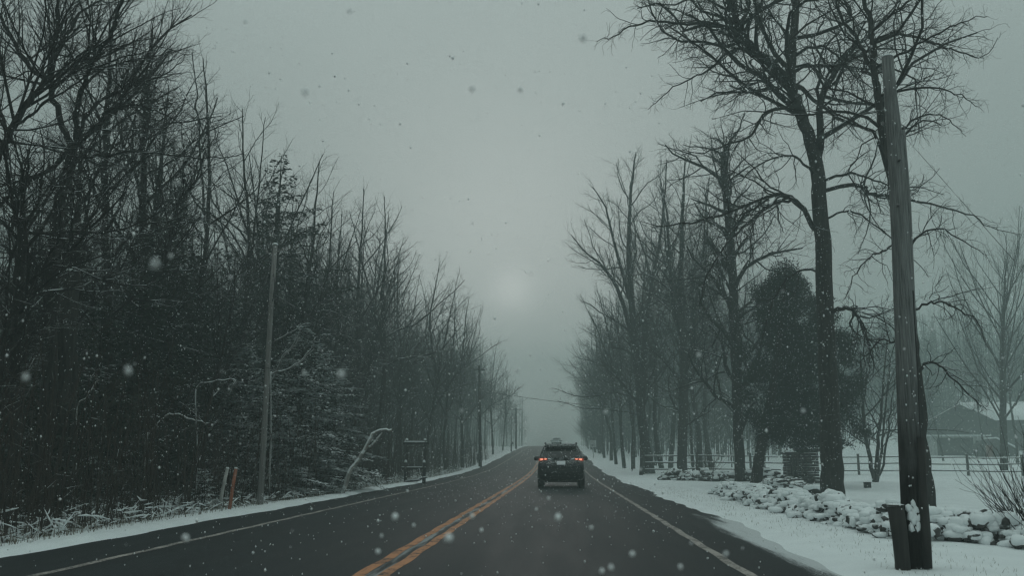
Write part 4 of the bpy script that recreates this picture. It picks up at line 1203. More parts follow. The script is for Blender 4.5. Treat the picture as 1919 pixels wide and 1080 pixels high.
# P1 (left, 22.6 m)
r1, o1, q1 = pole_obj('utility_pole', 'nearest wooden pole on the left verge with two short snowy arms at its top', [(487, 950), (494, 830), (501, 700), (508, 570), (516, 459)], 0, 22.6, '')
b = MB(); b.tubes([(q1, [.08, .072, .066, .062, .058])], 12, cap=True); b.build('shaft', 'pole_pale', r1, True)
top = np.array(q1[-1])
b = MB()
for sgn, dz in ((-1, -.22), (1, -.16)):
    b.tubes([([tuple(top + (0, -.02, dz - .06)), tuple(top + (sgn * .12, -.02, dz)), tuple(top + (sgn * .21, -.02, dz + .02))], [.012, .014, .012])], 6, cap=True)
    b.lathe([(.02, dz), (.03, dz + .02), (.03, dz + .05), (.012, dz + .075)], 8, (top[0] + sgn * .2, top[1] - .02, top[2]))
b.build('insulator_bracket', 'insulator', r1, True)
b = MB(); b.tubes([([tuple(top + (.02, -.09, -.75)), tuple(top + (.07, -.12, -1.1)), tuple(top + (.03, -.1, -1.45))], [.012, .012, .012])], 6, cap=True); b.build('guard_cable', 'cable_black', r1, True)
b = MB(); b.lathe([(.075, 0), (.075, .02), (.04, .045), (.01, .05)], 10, tuple(top)); b.build('snow_cap', 'snowcap', r1, True)
# P2 far
r2, o2, q2 = pole_obj('utility_pole', 'second wooden pole on the left verge, halfway to the third, hazy', [(900, 875), (899, 780), (898, 686)], 0, 80, '')
b = MB(); b.tubes([(q2, [.15, .125, .10])], 10, cap=True); b.build('shaft', 'pole_wood_dark', r2, True)
t2 = np.array(q2[-1])
b = MB(); b.box(t2 + (0, -.12, -.35), (1.0, .08, .1)); 
for sx_ in (-.42, .42, 0): b.lathe([(.03, 0), (.05, .04), (.03, .1)], 6, (t2[0] + sx_, t2[1] - .12, t2[2] - .29))
b.build('crossarm', 'pole_wood_dark', r2)
b = MB(); b.box((-.12, -.18, .85), (.22, .18, .5)); b.build('meter_box', 'black_plastic', r2)
# P3 farther
r3, o3, q3 = pole_obj('utility_pole', 'third wooden pole on the left verge, small and faded by haze', [(967, 846), (967, 800), (967, 765)], 0, 150, '')
b = MB(); b.tubes([(q3, [.16, .14, .12])], 8, cap=True); b.build('shaft', 'pole_wood_dark', r3, True)
t3 = np.array(q3[-1]); b = MB(); b.box(t3 + (0, -.12, -.25), (2.0, .1, .12)); b.build('crossarm', 'pole_wood_dark', r3)

# right foreground pole, 10.3 m
Yp = 10.3
r4, o4, q4 = pole_obj('utility_pole', 'big weathered wooden pole leaning left at the right foreground, no wires on top', [(1716, 1056), (1711, 950), (1704, 820), (1697, 650), (1688, 450), (1678, 270), (1669, 180), (1663, 106)], 0, Yp, '')
rr_ = [v * Yp / FPX for v in (22, 20.5, 19.5, 18, 16.5, 15, 12, 11)]
b = MB(); b.tubes([(q4, rr_)], 20, cap=True); b.build('shaft', 'pole_big', r4, True)
# second slab of wood strapped on the right, ending at the shoulder (row 240)
def rel(px, py, dy=0): return tuple(P(px, py, Yp + dy) - o4)
b = MB(); b.tubes([([rel(1712, 640, .0), rel(1706, 520), rel(1699, 380), rel(1692, 300), rel(1688, 243)], [v * Yp / FPX for v in (6, 7, 8, 8.5, 8)])], 12, cap=True)
b.build('splice_timber', 'pole_big', r4, True)
b = MB(); b.tubes([([rel(1738, 1066, -.12), rel(1735, 1000, -.12), rel(1730, 930, -.12), rel(1726, 820, -.12)], [v * Yp / FPX for v in (8.5, 8.5, 8, 6.5)])], 12, cap=True)
b.build('cable_guard', 'pole_wood_dark', r4, True)
b = MB(); b.tubes([([rel(1725, 822, -.15), rel(1720, 700, -.15), rel(1714, 600, -.15), rel(1711, 545, -.15)], [.008] * 4)], 6)
b.build('riser_cable', 'cable_black', r4, True)
b = MB()
for k_, (pa, pb) in enumerate([((1686, 300), 3), ((1693, 240), 3), ((1683, 385), 2)]):
    c_ = P(pa[0], pa[1], Yp - .12) - o4; b.lathe([(.012, -.03), (.02, 0), (.012, .03)], 8, tuple(c_), 'y')
b.build('bolt', 'galvanised', r4)
b = MB(); c_ = q4[-1]; b.lathe([(.067, -.005), (.062, .012), (.03, .02)], 14, c_); b.build('snow_cap', 'snowcap', r4, True)
# drift of snow patch stuck on the lower shaft
b = MB(); Rn = np.random.RandomState(4)
c0 = P(1706, 968, Yp) - o4; c0[1] -= .115
for i in range(26):
    s_ = Rn.uniform(.014, .04)
    v = JV * (1 + Rn.uniform(-.3, .3, (len(JV), 1))) * np.array([s_, s_ * .3, s_ * 1.4]) + c0 + (Rn.normal(0, .035), .0 , Rn.normal(0, .07))
    b.add(v, tris=JT)
for i in range(40):
    f = Rn.rand(); py_ = 700 + 330 * f; s_ = Rn.uniform(.004, .011); pc = P(np.interp(py_, [650, 1056], [1697, 1716]) + Rn.uniform(-13, 13), py_, Yp) - o4
    pc[1] -= .105
    b.add(JV * np.array([s_, s_ * .6, s_ * 1.3]) + pc, tris=JT)
b.build('stuck_snow', 'snowcap', r4, True)
# snow drift at the pole foot
# stub post
sp0 = P(1692, 1056, 10.15)
rs_ = empty('stub_post', (float(sp0[0]), 10.15, hg(sp0[0], 10.15)), 'short cut-off round wooden post touching the left side of the big pole', 'post')
hs_ = float(P(1686, 949, 10.15)[2]) - hg(sp0[0], 10.15)
b = MB(); b.tubes([([(0, 0, -.1), (-.01, 0, hs_ * .5), (-.035, 0, hs_)], [.072, .078, .082])], 16, cap=True); b.build('shaft', 'pole_wood_dark', rs_, True)
b = MB(); b.lathe([(.078, 0), (.088, .004), (.088, .014), (.05, .022)], 16, (-.035, 0, hs_)); b.build('cap', 'timber_grey', rs_, True)

def cable(pa, pb, sag, label, r=.012, n=24, cat='cable', group='wires along the road', mt='cable_black'):
    pa = np.array(pa); pb = np.array(pb); t = np.linspace(0, 1, n)[:, None]
    p = pa + (pb - pa) * t; p[:, 2] -= sag * 4 * (t[:, 0] * (1 - t[:, 0]))
    org = p[0].copy(); b = MB(); b.tubes([([tuple(q - org) for q in p], [r] * n)], 5)
    o = b.build('overhead_wire', mt, None, True, tuple(org)); tag(o, label, cat, group); return o
A1 = P(514, 552, 22.45); A2 = P(898, 742, 79.8); B1 = P(502, 690, 22.45); B2 = P(899, 786, 79.8)
cable(A1, A2, .55, 'upper wire from the nearest left pole to the second pole', .011)
cable(B1, B2, .35, 'lower wire from the nearest left pole to the second pole', .011)
cable(P(-60, 535, 12.5), B1, .05, 'wire crossing the dark left thicket to the nearest left pole', .006)
cable(P(-60, 300, 12.5), A1, .05, 'upper wire from off the left edge to the nearest left pole', .004)
cable(P(898, 732, 79.8), P(1190, 768, 74), .15, 'wire crossing the road from the second pole into the right trees', .02)
cable(P(898, 738, 79.8), P(967, 772, 149.5), .9, 'far wire from the second pole to the third pole', .02)
cable(P(1690, 250, 10.25), P(1990, 590, 6.5), .0, 'thin guy wire running down from the big pole to the right edge', .0025, group=None)

# ------------------------------------------------------------------ rock walls
def lumpy(R, size, V=IV, amp=.22):
    n = V + 0
    ph = R.uniform(0, 6.28, 9); f = R.uniform(1.2, 2.6, 9)
    d = amp * (np.sin(n[:, 0] * f[0] * 1.7 + ph[0]) + np.sin(n[:, 1] * f[1] * 1.7 + ph[1]) + np.sin(n[:, 2] * f[2] * 1.7 + ph[2])) / 1.6
    p = np.sign(n) * np.abs(n) ** .75
    p = p * (1 + d)[:, None] + R.uniform(-.04, .04, n.shape)
    return p * np.array(size)
def rock_wall(name, label, path, h, w, seed, ss=(.10, .24), snow=.8, flat=1.0, per=26, matn='stone', cap=.5, sc=(1.0, 1.0, .45)):
    """path: list of (x,y). rubble wall of single stones under snow"""
    R = np.random.RandomState(seed)
    path = np.array(path); seg = np.linalg.norm(np.diff(path, axis=0), axis=1); L = seg.sum(); cs = np.concatenate([[0], np.cumsum(seg)])
    org = np.array([path[0][0], path[0][1], hg(*path[0])])
    root = empty(name, tuple(org), label, 'wall')
    sb = MB(); nb = MB()
    for i in range(int(L * per)):
        s_ = R.uniform(0, L); px_ = np.interp(s_, cs, path[:, 0]); py_ = np.interp(s_, cs, path[:, 1])
        k = min(np.searchsorted(cs, s_, 'right') - 1, len(seg) - 1); dx, dy = (path[k + 1] - path[k]) / seg[k]
        e = min(1, s_ / .8 + .25, (L - s_) / .8 + .25)
        hh = h * e * (1 + .22 * math.sin(s_ * 1.7 + seed) + .12 * math.sin(s_ * 4.1))
        zf = R.rand() ** .8
        off = R.normal(0, .33) * w * (1.15 - .75 * zf)
        x = px_ - dy * off; y = py_ + dx * off
        z = hg(x, y) + zf * hh - .03
        size = np.array([R.uniform(*ss), R.uniform(*ss), R.uniform(*ss) * .62 * flat]) * .62
        v = lumpy(R, size)
        M = np.array(Matrix.Rotation(R.rand() * 6.28, 3, 'Z') @ Matrix.Rotation(R.normal(0, .3), 3, 'X'))
        v = v @ M.T + np.array([x, y, z]) - org
        sb.add(v, tris=IT)
        if R.rand() < snow:
            c_ = np.array([x + R.normal(0, .02), y + R.normal(0, .02), z + size[2] * cap]) - org
            sv = lumpy(R, np.array([size[0] * sc[0] * 1.08, size[1] * sc[1] * 1.08, max(.028, size[2] * sc[2] + .02)]), IV, .2) @ np.array(Matrix.Rotation(R.rand() * 6.28, 3, 'Z')).T
            nb.add(sv + c_, tris=IT)
    sb.build('stones', matn, root, True); nb.build('snow_cover', 'snowcap', root, True)
    return root
wl = [(5.35, 31.5), (5.15, 28), (5.05, 24), (4.95, 20), (4.85, 17), (4.85, 14.8), (5.05, 13.7), (5.6, 13.2), (6.4, 13.0), (7.4, 12.9), (8.6, 12.9)]
rock_wall('rubble_wall', 'long snow-buried rubble wall beside the right verge, bending round behind the big pole', wl, .36, .55, 3, (.07, .21), .93, 1.0, 150, 'stone', .33, (1.15, 1.15, .75))
rock_wall('rubble_wall', 'low rubble wall crossing behind the roadside trees towards the gate pillars', [(place_px(1240, 50), 50), (place_px(1300, 46), 46), (place_px(1400, 42), 42), (place_px(1480, 40), 40)], .42, .4, 5, (.18, .4), .6, .9, 30, 'stone_dark', .5)
rock_wall('dry_stone_wall', 'dark curved dry-stone wall with flat courses in front of the gate pillars', [(place_px(1425, 34), 34), (place_px(1470, 32.5), 32.5), (place_px(1510, 31.5), 31.5), (place_px(1538, 31.2), 31.2)], .36, .22, 6, (.22, .42), .5, .5, 130, 'stone_dark', .5)

# gate pillars
def pillar(px, d, top, wd, label, finial):
    x = place_px(px, d); z = hg(x, d); h = float(P(px, top, d)[2]) - z
    root = empty('gate_pillar', (x, d, z), label, 'pillar', None, rz=.25)
    R = np.random.RandomState(int(px))
    b = MB(); cz = -.1
    while cz < h - .14:
        ch = R.uniform(.09, .15)
        for sx_ in (-1, 1):
            for sy_ in (-1, 1):
                fx = R.uniform(.42, .58) if sx_ > 0 else .5
                b.box((sx_ * wd * .25, sy_ * wd * .25, cz + ch / 2), (wd * .5 - .006 + R.uniform(-.01, .02), wd * .5 - .006 + R.uniform(-.01, .02), ch - .012), jit=.008, rng=R)
        cz += ch
    b.build('shaft', 'stone_dark', root)
    b = MB(); b.box((0, 0, h - .09), (wd * 1.22, wd * 1.22, .09), jit=.006, rng=R); b.build('capstone', 'stone', root)
    b = MB(); v = lumpy(R, (wd * .58, wd * .58, .09 if not finial else .13), IV, .08); b.add(v + np.array([0, 0, h - .02]), tris=IT); b.build('snow_cap', 'snowcap', root, True)
    if finial:
        b = MB(); b.lathe([(.05, h), (.04, h + .08), (.08, h + .14), (.06, h + .22), (.01, h + .26)], 10); b.build('finial', 'stone', root, True)
    return root
pillar(1483, 42, 846, .56, 'left stone gate pillar with a snow-topped finial', True)
pillar(1513, 40, 840, .64, 'right stone gate pillar, wider and darker', False)
x = place_px(1496, 41); b = MB()
for k_ in range(6): b.box((-.3 + k_ * .12, 0, .5), (.1, .04, 1.0 - .0), taper=.97)
b.box((0, .03, .25), (.78, .03, .08)); b.box((0, .03, .8), (.78, .03, .08))
gt = b.build('gate', 'timber_dark', None, False, (x, 41, hg(x, 41) - .02)); tag(gt, 'dark boarded gate between the two stone pillars', 'gate')
# snow-topped stump
x = place_px(1521, 29.3); z = hg(x, 29.3); r_ = empty('tree_stump', (x, 29.3, z), 'low dark stump with a slanted cap of snow at the foot of the oak', 'stump')
b = MB(); b.lathe([(.30, -.1), (.26, .1), (.24, .22)], 12); b.build('wood', 'bark_near', r_, True)
b = MB(); R = np.random.RandomState(6); b.add(lumpy(R, (.29, .27, .09), IV, .08) + np.array([0, 0, .25]), tris=IT); b.build('snow_cap', 'snowcap', r_, True)
# small dark box in the field
x = place_px(1622, 36); b = MB(); b.box((0, 0, .08), (.22, .18, .2)); b.box((0, 0, .19), (.25, .21, .02))
tag(b.build('utility_box', 'black_plastic', None, False, (x, 36, hg(x, 36))), 'small dark box sitting on the snow left of the multi-stem clump', 'box')

# rail fence
fy = 61.0
fr_ = empty('rail_fence', (place_px(1560, fy), fy, hg(place_px(1560, fy), fy)), 'weathered three-rail wooden fence across the snowy field', 'fence')
fo = np.array(fr_.location[:]); Rf = np.random.RandomState(12)
posts = [place_px(1320, fy)]
while posts[-1] < place_px(2010, fy): posts.append(posts[-1] + 3.35)
shift = place_px(1812, fy); 
posts = [shift + 3.35 * k for k in range(-6, 3)]
for i, x in enumerate(posts):
    z = hg(x, fy); b = MB(); b.box((x - fo[0], 0, z - fo[2] + .62), (.13, .12, 1.36), jit=.01, rng=Rf); b.build('post', 'timber_dark', fr_)
    if i < len(posts) - 1:
        x2 = posts[i + 1]; z2 = hg(x2, fy)
        for hh in (.30, .72, 1.12):
            a = (x - fo[0], Rf.uniform(-.02, .02), z - fo[2] + hh + Rf.uniform(-.03, .03)); e = (x2 - fo[0], Rf.uniform(-.02, .02), z2 - fo[2] + hh + Rf.uniform(-.03, .03))
            m_ = tuple((np.array(a) + np.array(e)) / 2 + (0, 0, -.02))
            b = MB(); b.tubes([([a, m_, e], [.055, .06, .05])], 5, cap=True); b.build('rail', 'timber_grey', fr_)

# ------------------------------------------------------------------ house and outbuildings
hd = 104.0
hx0, hx1 = place_px(1735, hd), place_px(1850, hd)
zb_ = hg((hx0 + hx1) / 2, hd) - .1
hr = empty('house', ((hx0 + hx1) / 2, hd, zb_), 'low white house with dark shingled gable and snow-covered roof slope beyond the fence', 'house')
W_ = hx1 - hx0
zt_ = float(P(1790, 818, hd)[2]) - zb_
zpk = float(P(1800, 757, hd + 3)[2]) - zb_
b = MB(); b.box((0, 2, zt_ / 2), (W_, 4, zt_)); b.build('wall', 'wall_white', hr)
b = MB(); b.box((0, 1.6, zt_ + .06), (W_ + .5, 5, .12)); b.build('porch_roof', 'snowcap', hr)
gx0 = place_px(1758, hd) - (hx0 + hx1) / 2; gx1 = place_px(1826, hd) - (hx0 + hx1) / 2
b = MB(); b.box(((gx0 + gx1) / 2, -.03, zt_ * .46), (gx1 - gx0, .1, zt_ * .92)); gd = b.build('garage_door', 'garage_dark', hr)
for k_ in range(2):
    cxw = place_px(1833 + k_ * 8, hd) - (hx0 + hx1) / 2
    b = MB(); b.box((cxw, -.03, zt_ * .62), (.36, .06, .75)); wn = b.build('window', 'wall_white', hr)
    b = MB(); b.box((cxw - .08, -.065, zt_ * .62), (.13, .03, .65)); b.box((cxw + .08, -.065, zt_ * .62), (.13, .03, .65)); b.build('pane', 'car_glass', wn)
# upper gable volume: gable wall to the left, snow-covered slope facing the road
ho = np.array(hr.location[:])
Pk = P(1803, 757, 113) - ho; Er = P(1868, 786, 108) - ho; El = P(1712, 806, 117) - ho
D_ = (P(1990, 755, 120) - ho) - Pk
def low(p): return np.array([p[0], p[1], -.2])
prof_ = [low(El), low(Er), Er - (0, 0, .15), Pk - (0, 0, .15), El - (0, 0, .15)]
b = MB(); v_ = np.array(prof_ + [p + D_ for p in prof_]); b.add(v_, [(i, (i + 1) % 5, 5 + (i + 1) % 5, 5 + i) for i in range(5)], [(0, 1, 2), (0, 2, 3), (0, 3, 4), (5, 7, 6), (5, 8, 7), (5, 9, 8)])
b.build('gable', 'shingle_dark', hr)
out_ = (Er - Pk) * .10; bk = -D_ / np.linalg.norm(D_) * .35
for nm_, E_, mt_ in (('roof', Er, 'snowcap'), ('roof', El, 'shingle_dark')):
    o2 = (E_ - Pk) * .08
    q4_ = np.array([Pk + bk, E_ + o2 + bk, E_ + o2 + D_, Pk + D_]); tq = q4_ + (0, 0, .16)
    b = MB(); b.add(np.concatenate([q4_, tq]), [(0, 1, 2, 3), (4, 5, 6, 7), (0, 1, 5, 4), (1, 2, 6, 5), (2, 3, 7, 6), (3, 0, 4, 7)]); b.build(nm_, mt_, hr)
for (pa, pb_) in ((Pk, Er), (Pk, El)):
    b = MB(); o2 = (pb_ - pa) * .08; b.tubes([([tuple(pa + bk * 1.15 - (0, 0, .05)), tuple((pa + pb_) / 2 + bk * 1.15 - (0, 0, .05)), tuple(pb_ + o2 + bk * 1.15 - (0, 0, .05))], [.09, .09, .09])], 4, cap=True); b.build('bargeboard', 'timber_dark', hr)
# red-brown shed
x0, x1 = place_px(1847, 99), place_px(1905, 99); zc = hg((x0 + x1) / 2, 99) - .05
sh = empty('shed', ((x0 + x1) / 2, 99, zc), 'small brown shed with a reddish door right of the house', 'shed')
ws = x1 - x0; hz = float(P(1870, 832, 99)[2]) - zc
b = MB(); b.prism([(-ws / 2, 0), (ws / 2, 0), (ws / 2, hz - .5), (-ws * .1, hz + .5), (-ws / 2, hz)], 'y', 0, 2.5); b.build('wall', 'shingle_dark', sh)
b = MB(); b.box((-ws * .36, -.04, hz * .45), (ws * .22, .06, hz * .85)); b.build('door', 'rust_red', sh)
b = MB(); b.add([(-ws * .1, -.2, hz + .52), (ws * .56, -.2, hz - .52), (ws * .56, 2.7, hz - .52), (-ws * .1, 2.7, hz + .52), (-ws * .1, -.2, hz + .66), (ws * .56, -.2, hz - .38), (ws * .56, 2.7, hz - .38), (-ws * .1, 2.7, hz + .66)],
    [(0, 1, 2, 3), (4, 5, 6, 7), (0, 1, 5, 4), (1, 2, 6, 5), (2, 3, 7, 6), (3, 0, 4, 7)]); b.build('roof', 'snowcap', sh)

# ------------------------------------------------------------------ timber frame by the left verge
fd = 44.0
xa, xb = place_px(762, fd), place_px(796, fd); xm = (xa + xb) / 2; zf = hg(xm, fd)
tfm = empty('timber_frame', (xm, fd, zf), 'empty dark timber sign frame with snow-capped posts on the left verge', 'sign frame')
ht = float(P(780, 826, fd)[2]) - zf
Rt = np.random.RandomState(2)
for x in (xa, xb):
    b = MB(); b.box((x - xm, 0, ht / 2 - .1), (.11, .11, ht + .2), jit=.006, rng=Rt); po = b.build('post', 'timber_dark', tfm)
    b = MB(); b.lathe([(.05, ht), (.065, ht + .02), (.06, ht + .07), (.02, ht + .10)], 8, (x - xm, 0, 0)); b.build('snow_cap', 'snowcap', po, True)
    b = MB(); b.box((x - xm + .02, -.35, .42), (.12, .12, .95), jit=.006, rng=Rt); po = b.build('short_post', 'timber_dark', tfm)
    b = MB(); b.lathe([(.055, .895), (.07, .91), (.055, .98), (.01, 1.02)], 8, (x - xm + .02, -.35, 0)); b.build('snow_cap', 'snowcap', po, True)
wf = xb - xa
b = MB(); b.box((0, -.02, ht - .13), (wf + .36, .1, .1), jit=.005, rng=Rt); tb_ = b.build('top_beam', 'timber_dark', tfm)
b = MB(); b.add(lumpy(Rt, (wf * .66, .06, .04), IV, .1) + np.array([0, -.02, ht - .06]), tris=IT); b.build('snow_cap', 'snowcap', tb_, True)
b = MB(); b.box((0, 0, ht - .3), (wf - .1, .04, .05)); b.build('hanging_bar', 'timber_grey', tfm)
b = MB(); b.box((0, 0, .98), (wf - .1, .03, .03)); b.build('lower_bar', 'timber_grey', tfm)
b = MB(); b.box((-.03, -.35, .62), (wf + .3, .07, .1), jit=.005, rng=Rt); lr_ = b.build('low_rail', 'timber_dark', tfm)
b = MB(); b.box((-.03, -.35, .69), (wf + .26, .06, .035), jit=.004, rng=Rt); b.build('snow_cap', 'snowcap', lr_)
for k_, (a_, c_) in enumerate([((-.35, -.6, .05), (.35, -.8, .12)), ((.05, -.7, .08), (.62, -.55, .24)), ((-.3, -.5, .1), (.2, -.5, .07))]):
    o = MB(); m_ = tuple((np.array(a_) + np.array(c_)) / 2)
    o.tubes([([a_, m_, c_], [.05, .06, .04])], 7, cap=True)
    ob = o.build('fallen_log', 'timber_dark', None, True, (xm, fd, zf))
    tag(ob, ['dark log lying flat in the snow before the timber frame', 'dark log with its right end raised before the timber frame', 'thin log nearest the posts of the timber frame'][k_], 'log')

# marker stakes
def stake(px0, py0, px1, py1, d, matn, label, r=.038):
    a = P(px0, py0, d); b_ = P(px1, py1, d); z = hg(a[0], d)
    root = empty('marker_stake', (float(a[0]), d, z), label, 'marker stake')
    p = b_ - np.array([a[0], d, z])
    b = MB(); b.tubes([([(0, 0, -.1), tuple(p * .5), tuple(p)], [r, r, r])], 10, cap=True); b.build('rod', matn, root, True)
    b = MB(); b.tubes([([tuple(p), tuple(p * 1.035)], [r * 1.03, r * .9])], 10, cap=True); b.build('tip', 'snowcap', root, True)
stake(409, 957, 426, 879, 20.8, 'stake_white', 'white marker stake leaning right beside the fir sapling')
stake(429, 960, 442, 879, 20.5, 'stake_orange', 'orange-red marker stake leaning right beside the white one')

# mailbox far left, speed sign right
mx_ = place_px(958, 132); z = hg(mx_, 132); mr_ = empty('mailbox', (mx_, 132, z), 'small dark mailbox on a post before the third pole', 'mailbox')
b = MB(); b.box((0, 0, .5), (.16, .16, 1.1)); b.build('post', 'timber_dark', mr_)
b = MB(); b.prism([(-.16, 1.02), (.16, 1.02), (.16, 1.2), (.1, 1.3), (0, 1.33), (-.1, 1.3), (-.16, 1.2)], 'y', -.3, .3)
v_ = b.V[0]; b.V[0] = v_ + np.array([.18, 0, .02]); b.build('box', 'black_plastic', mr_)

sd_ = 104.0
sxx = place_px(1112, sd_); z = hg(sxx, sd_)
sgn = empty('speed_limit_sign', (sxx, sd_, z), 'white rectangular speed limit sign on a thin post at the right verge', 'road sign')
zt = float(P(1112, 826, sd_)[2]) - z; zb2 = float(P(1112, 839, sd_)[2]) - z
b = MB(); b.box((0, .03, zt / 2 - .1), (.06, .04, zt + .1)); b.build('post', 'galvanised', sgn)
b = MB(); b.box((0, 0, (zt + zb2) / 2), (.62, .012, zt - zb2)); pl = b.build('panel', 'sign_white', sgn)
def text_obj(body, size, loc, rot, matn, parent, name='lettering', ext=.002):
    cu = bpy.data.curves.new(name, 'FONT'); cu.body = body; cu.size = size; cu.align_x = 'CENTER'; cu.align_y = 'CENTER'; cu.extrude = ext
    o = bpy.data.objects.new(name, cu); C.objects.link(o)
    dg = bpy.context.evaluated_depsgraph_get(); me = bpy.data.meshes.new_from_object(o.evaluated_get(dg))
    bpy.data.objects.remove(o); me.name = name; me.materials.clear(); me.materials.append(MATS[matn])
    ob = link(me, name, parent); ob.location = loc; ob.rotation_euler = rot
    return ob
zc_ = (zt + zb2) / 2; hh = zt - zb2
text_obj('SPEED', .17, (0, -.010, zc_ + hh * .36), (math.pi / 2, 0, 0), 'sign_ink', pl)
text_obj('LIMIT', .17, (0, -.010, zc_ + hh * .17), (math.pi / 2, 0, 0), 'sign_ink', pl)
text_obj('40', .46, (0, -.010, zc_ - hh * .2), (math.pi / 2, 0, 0), 'sign_ink', pl)

# ------------------------------------------------------------------ cars
def car(label, loc, paint, lights, rz=0, glassm='car_glass'):
    root = empty('suv_car', loc, label, 'car', None, rz)
    L, Wd = 4.6, 1.845
    bm = bmesh.new()
    def rbox(fn, p=7, cuts=14):
        b2 = bmesh.new(); bmesh.ops.create_cube(b2, size=2); bmesh.ops.subdivide_edges(b2, edges=b2.edges[:], cuts=cuts, use_grid_fill=True)
        for v in b2.verts:
            x, y, z = v.co
            n = (abs(x) ** p + abs(y) ** p + abs(z) ** p) ** (1 / p)
            k = 1 / n if n > 0 else 1
            x, y, z = x * (.25 + .75 * k), y * (.25 + .75 * k), z * (.25 + .75 * k)
            v.co = fn(x, y, z)
        me = bpy.data.meshes.new('t'); b2.to_mesh(me); b2.free(); bm.from_mesh(me); bpy.data.meshes.remove(me)
    def lower(x, y, z):
        Yc = (y + 1) / 2 * L
        zt = 1.10 if Yc < 3.0 else 1.10 - .16 * ((Yc - 3.0) / 1.6) ** 1.3
        zbt = .27
        Z = zbt + (z + 1) / 2 * (zt - zbt)
        wv = Wd / 2 * (1 - .035 * max(0, (Z - .75) / .35)) * (1 - .10 * max(0, (Yc - 3.3) / 1.3) ** 2) * (1 - .05 * max(0, (.45 - Z) / .2))
        X = x * wv
        Yo = Yc
        if Yc < .4: Yo += .10 * max(0, (Z - .82) / .3) * (1 - Yc / .4) + .05 * max(0, (.45 - Z) / .2)
        if y < 0 and Yc < .5: Yo += .10 * abs(x) ** 3 * (1 - Yc / .5)
        return (X, Yo, Z)
    rbox(lower)
    def upper(x, y, z):
        t = (z + 1) / 2
        Z = 1.02 + t * (1.66 - 1.02)
        y0 = .16 + .50 * t ** 1.2; y1 = 3.35 - 1.0 * t
        Yc = y0 + (y + 1) / 2 * (y1 - y0)
        wv = .87 - .20 * t ** 1.2
        Z += .03 * (1 - (y * .9) ** 2) * t
        return (x * wv, Yc, Z)
    rbox(upper, 9, 10)
    # spoiler
    b2 = MB(); b2.prism([(.40, 1.60), (.60, 1.70), (.9, 1.70), (.9, 1.64), (.62, 1.60), (.42, 1.575)], 'x', -.62, .62)
    me2 = b2.mesh('sp'); bm.from_mesh(me2); bpy.data.meshes.remove(me2)
    bm.normal_update()
    bvh = BVHTree.FromBMesh(bm)
    me = bpy.data.meshes.new('body'); bm.to_mesh(me); bm.free(); me.materials.append(MATS[paint])
    for p_ in me.polygons: p_.use_smooth = True
    link(me, 'body', root)
    def patch(poly, matn, name, parent=root, off=.012, axis='y', n=8, sidex=0, th=.0):
        """polygon in (x,z) (rear) or (y,z) (side) laid onto the body; quad corners poly -> n x n grid"""
        a, b_, c_, d_ = [np.array(q, float) for q in poly]
        V = []
        for i in range(n + 1):
            for j in range(n + 1):
                u, v = i / n, j / n
                q = a * (1 - u) * (1 - v) + b_ * u * (1 - v) + c_ * u * v + d_ * (1 - u) * v
                if axis == 'y':
                    h = bvh.ray_cast(Vector((q[0], -3, q[1])), Vector((0, 1, 0)))
                    V.append((q[0], (h[0].y if h[0] else 0) - off, q[1]))
                else:
                    h = bvh.ray_cast(Vector((sidex * 3, q[0], q[1])), Vector((-sidex, 0, 0)))
                    V.append(((h[0].x if h[0] else 0) + sidex * off, q[0], q[1]))
        idx = np.arange((n + 1) ** 2).reshape(n + 1, n + 1)
        q = np.stack([idx[:-1, :-1], idx[1:, :-1], idx[1:, 1:], idx[:-1, 1:]], -1).reshape(-1, 4)
        m2 = MB(); m2.add(V, q)
        return m2.build(name, matn, parent, True)
    patch([(-.72, 1.17), (.72, 1.17), (.60, 1.55), (-.60, 1.55)], glassm, 'rear_window', off=.012, n=10)
    for sgn_ in (-1, 1):
        patch([(sgn_ * .52, 1.085), (sgn_ * .86, 1.045), (sgn_ * .86, 1.15), (sgn_ * .54, 1.145)], 'lamp_red' if lights else 'black_plastic', 'tail_light', off=.02)
        tl = C.objects[-1] if False else None
        if lights:
            tlp = bpy.data.objects[[o.name for o in root.children if o.name.startswith('tail_light')][-1]]
            patch([(sgn_ * .70, 1.07), (sgn_ * .82, 1.06), (sgn_ * .82, 1.135), (sgn_ * .70, 1.13)], 'lamp_hot', 'bulb', parent=tlp, off=.03, n=4)
            patch([(sgn_ * .56, 1.09), (sgn_ * .64, 1.085), (sgn_ * .64, 1.135), (sgn_ * .56, 1.135)], 'lamp_hot', 'bulb', parent=tlp, off=.03, n=4)
        patch([(sgn_ * .30, 1.075), (sgn_ * .50, 1.10), (sgn_ * .52, 1.15), (sgn_ * .44, 1.145)], 'chrome', 'lamp_trim', off=.022)
        patch([(sgn_ * .62, .50), (sgn_ * .82, .50), (sgn_ * .82, .545), (sgn_ * .62, .545)], 'lamp_red' if False else 'black_plastic', 'bumper_reflector', off=.012, n=4)
        # side glass
        patch([(.75, 1.14), (1.75, 1.14), (1.75, 1.50), (1.0, 1.50)], 'car_glass', 'side_window', axis='x', sidex=sgn_, off=.01)
        patch([(1.82, 1.14), (2.85, 1.14), (2.35, 1.50), (1.82, 1.50)], 'car_glass', 'side_window', axis='x', sidex=sgn_, off=.01)
        # roof rail
        b2 = MB(); b2.tubes([([(sgn_ * .60, .75, 1.66), (sgn_ * .61, .85, 1.73), (sgn_ * .61, 2.0, 1.745), (sgn_ * .60, 2.3, 1.67)], [.02] * 4)], 6, cap=True)
        b2.box((sgn_ * .61, .86, 1.72), (.07, .16, .07)); b2.build('roof_rail', 'black_plastic', root)
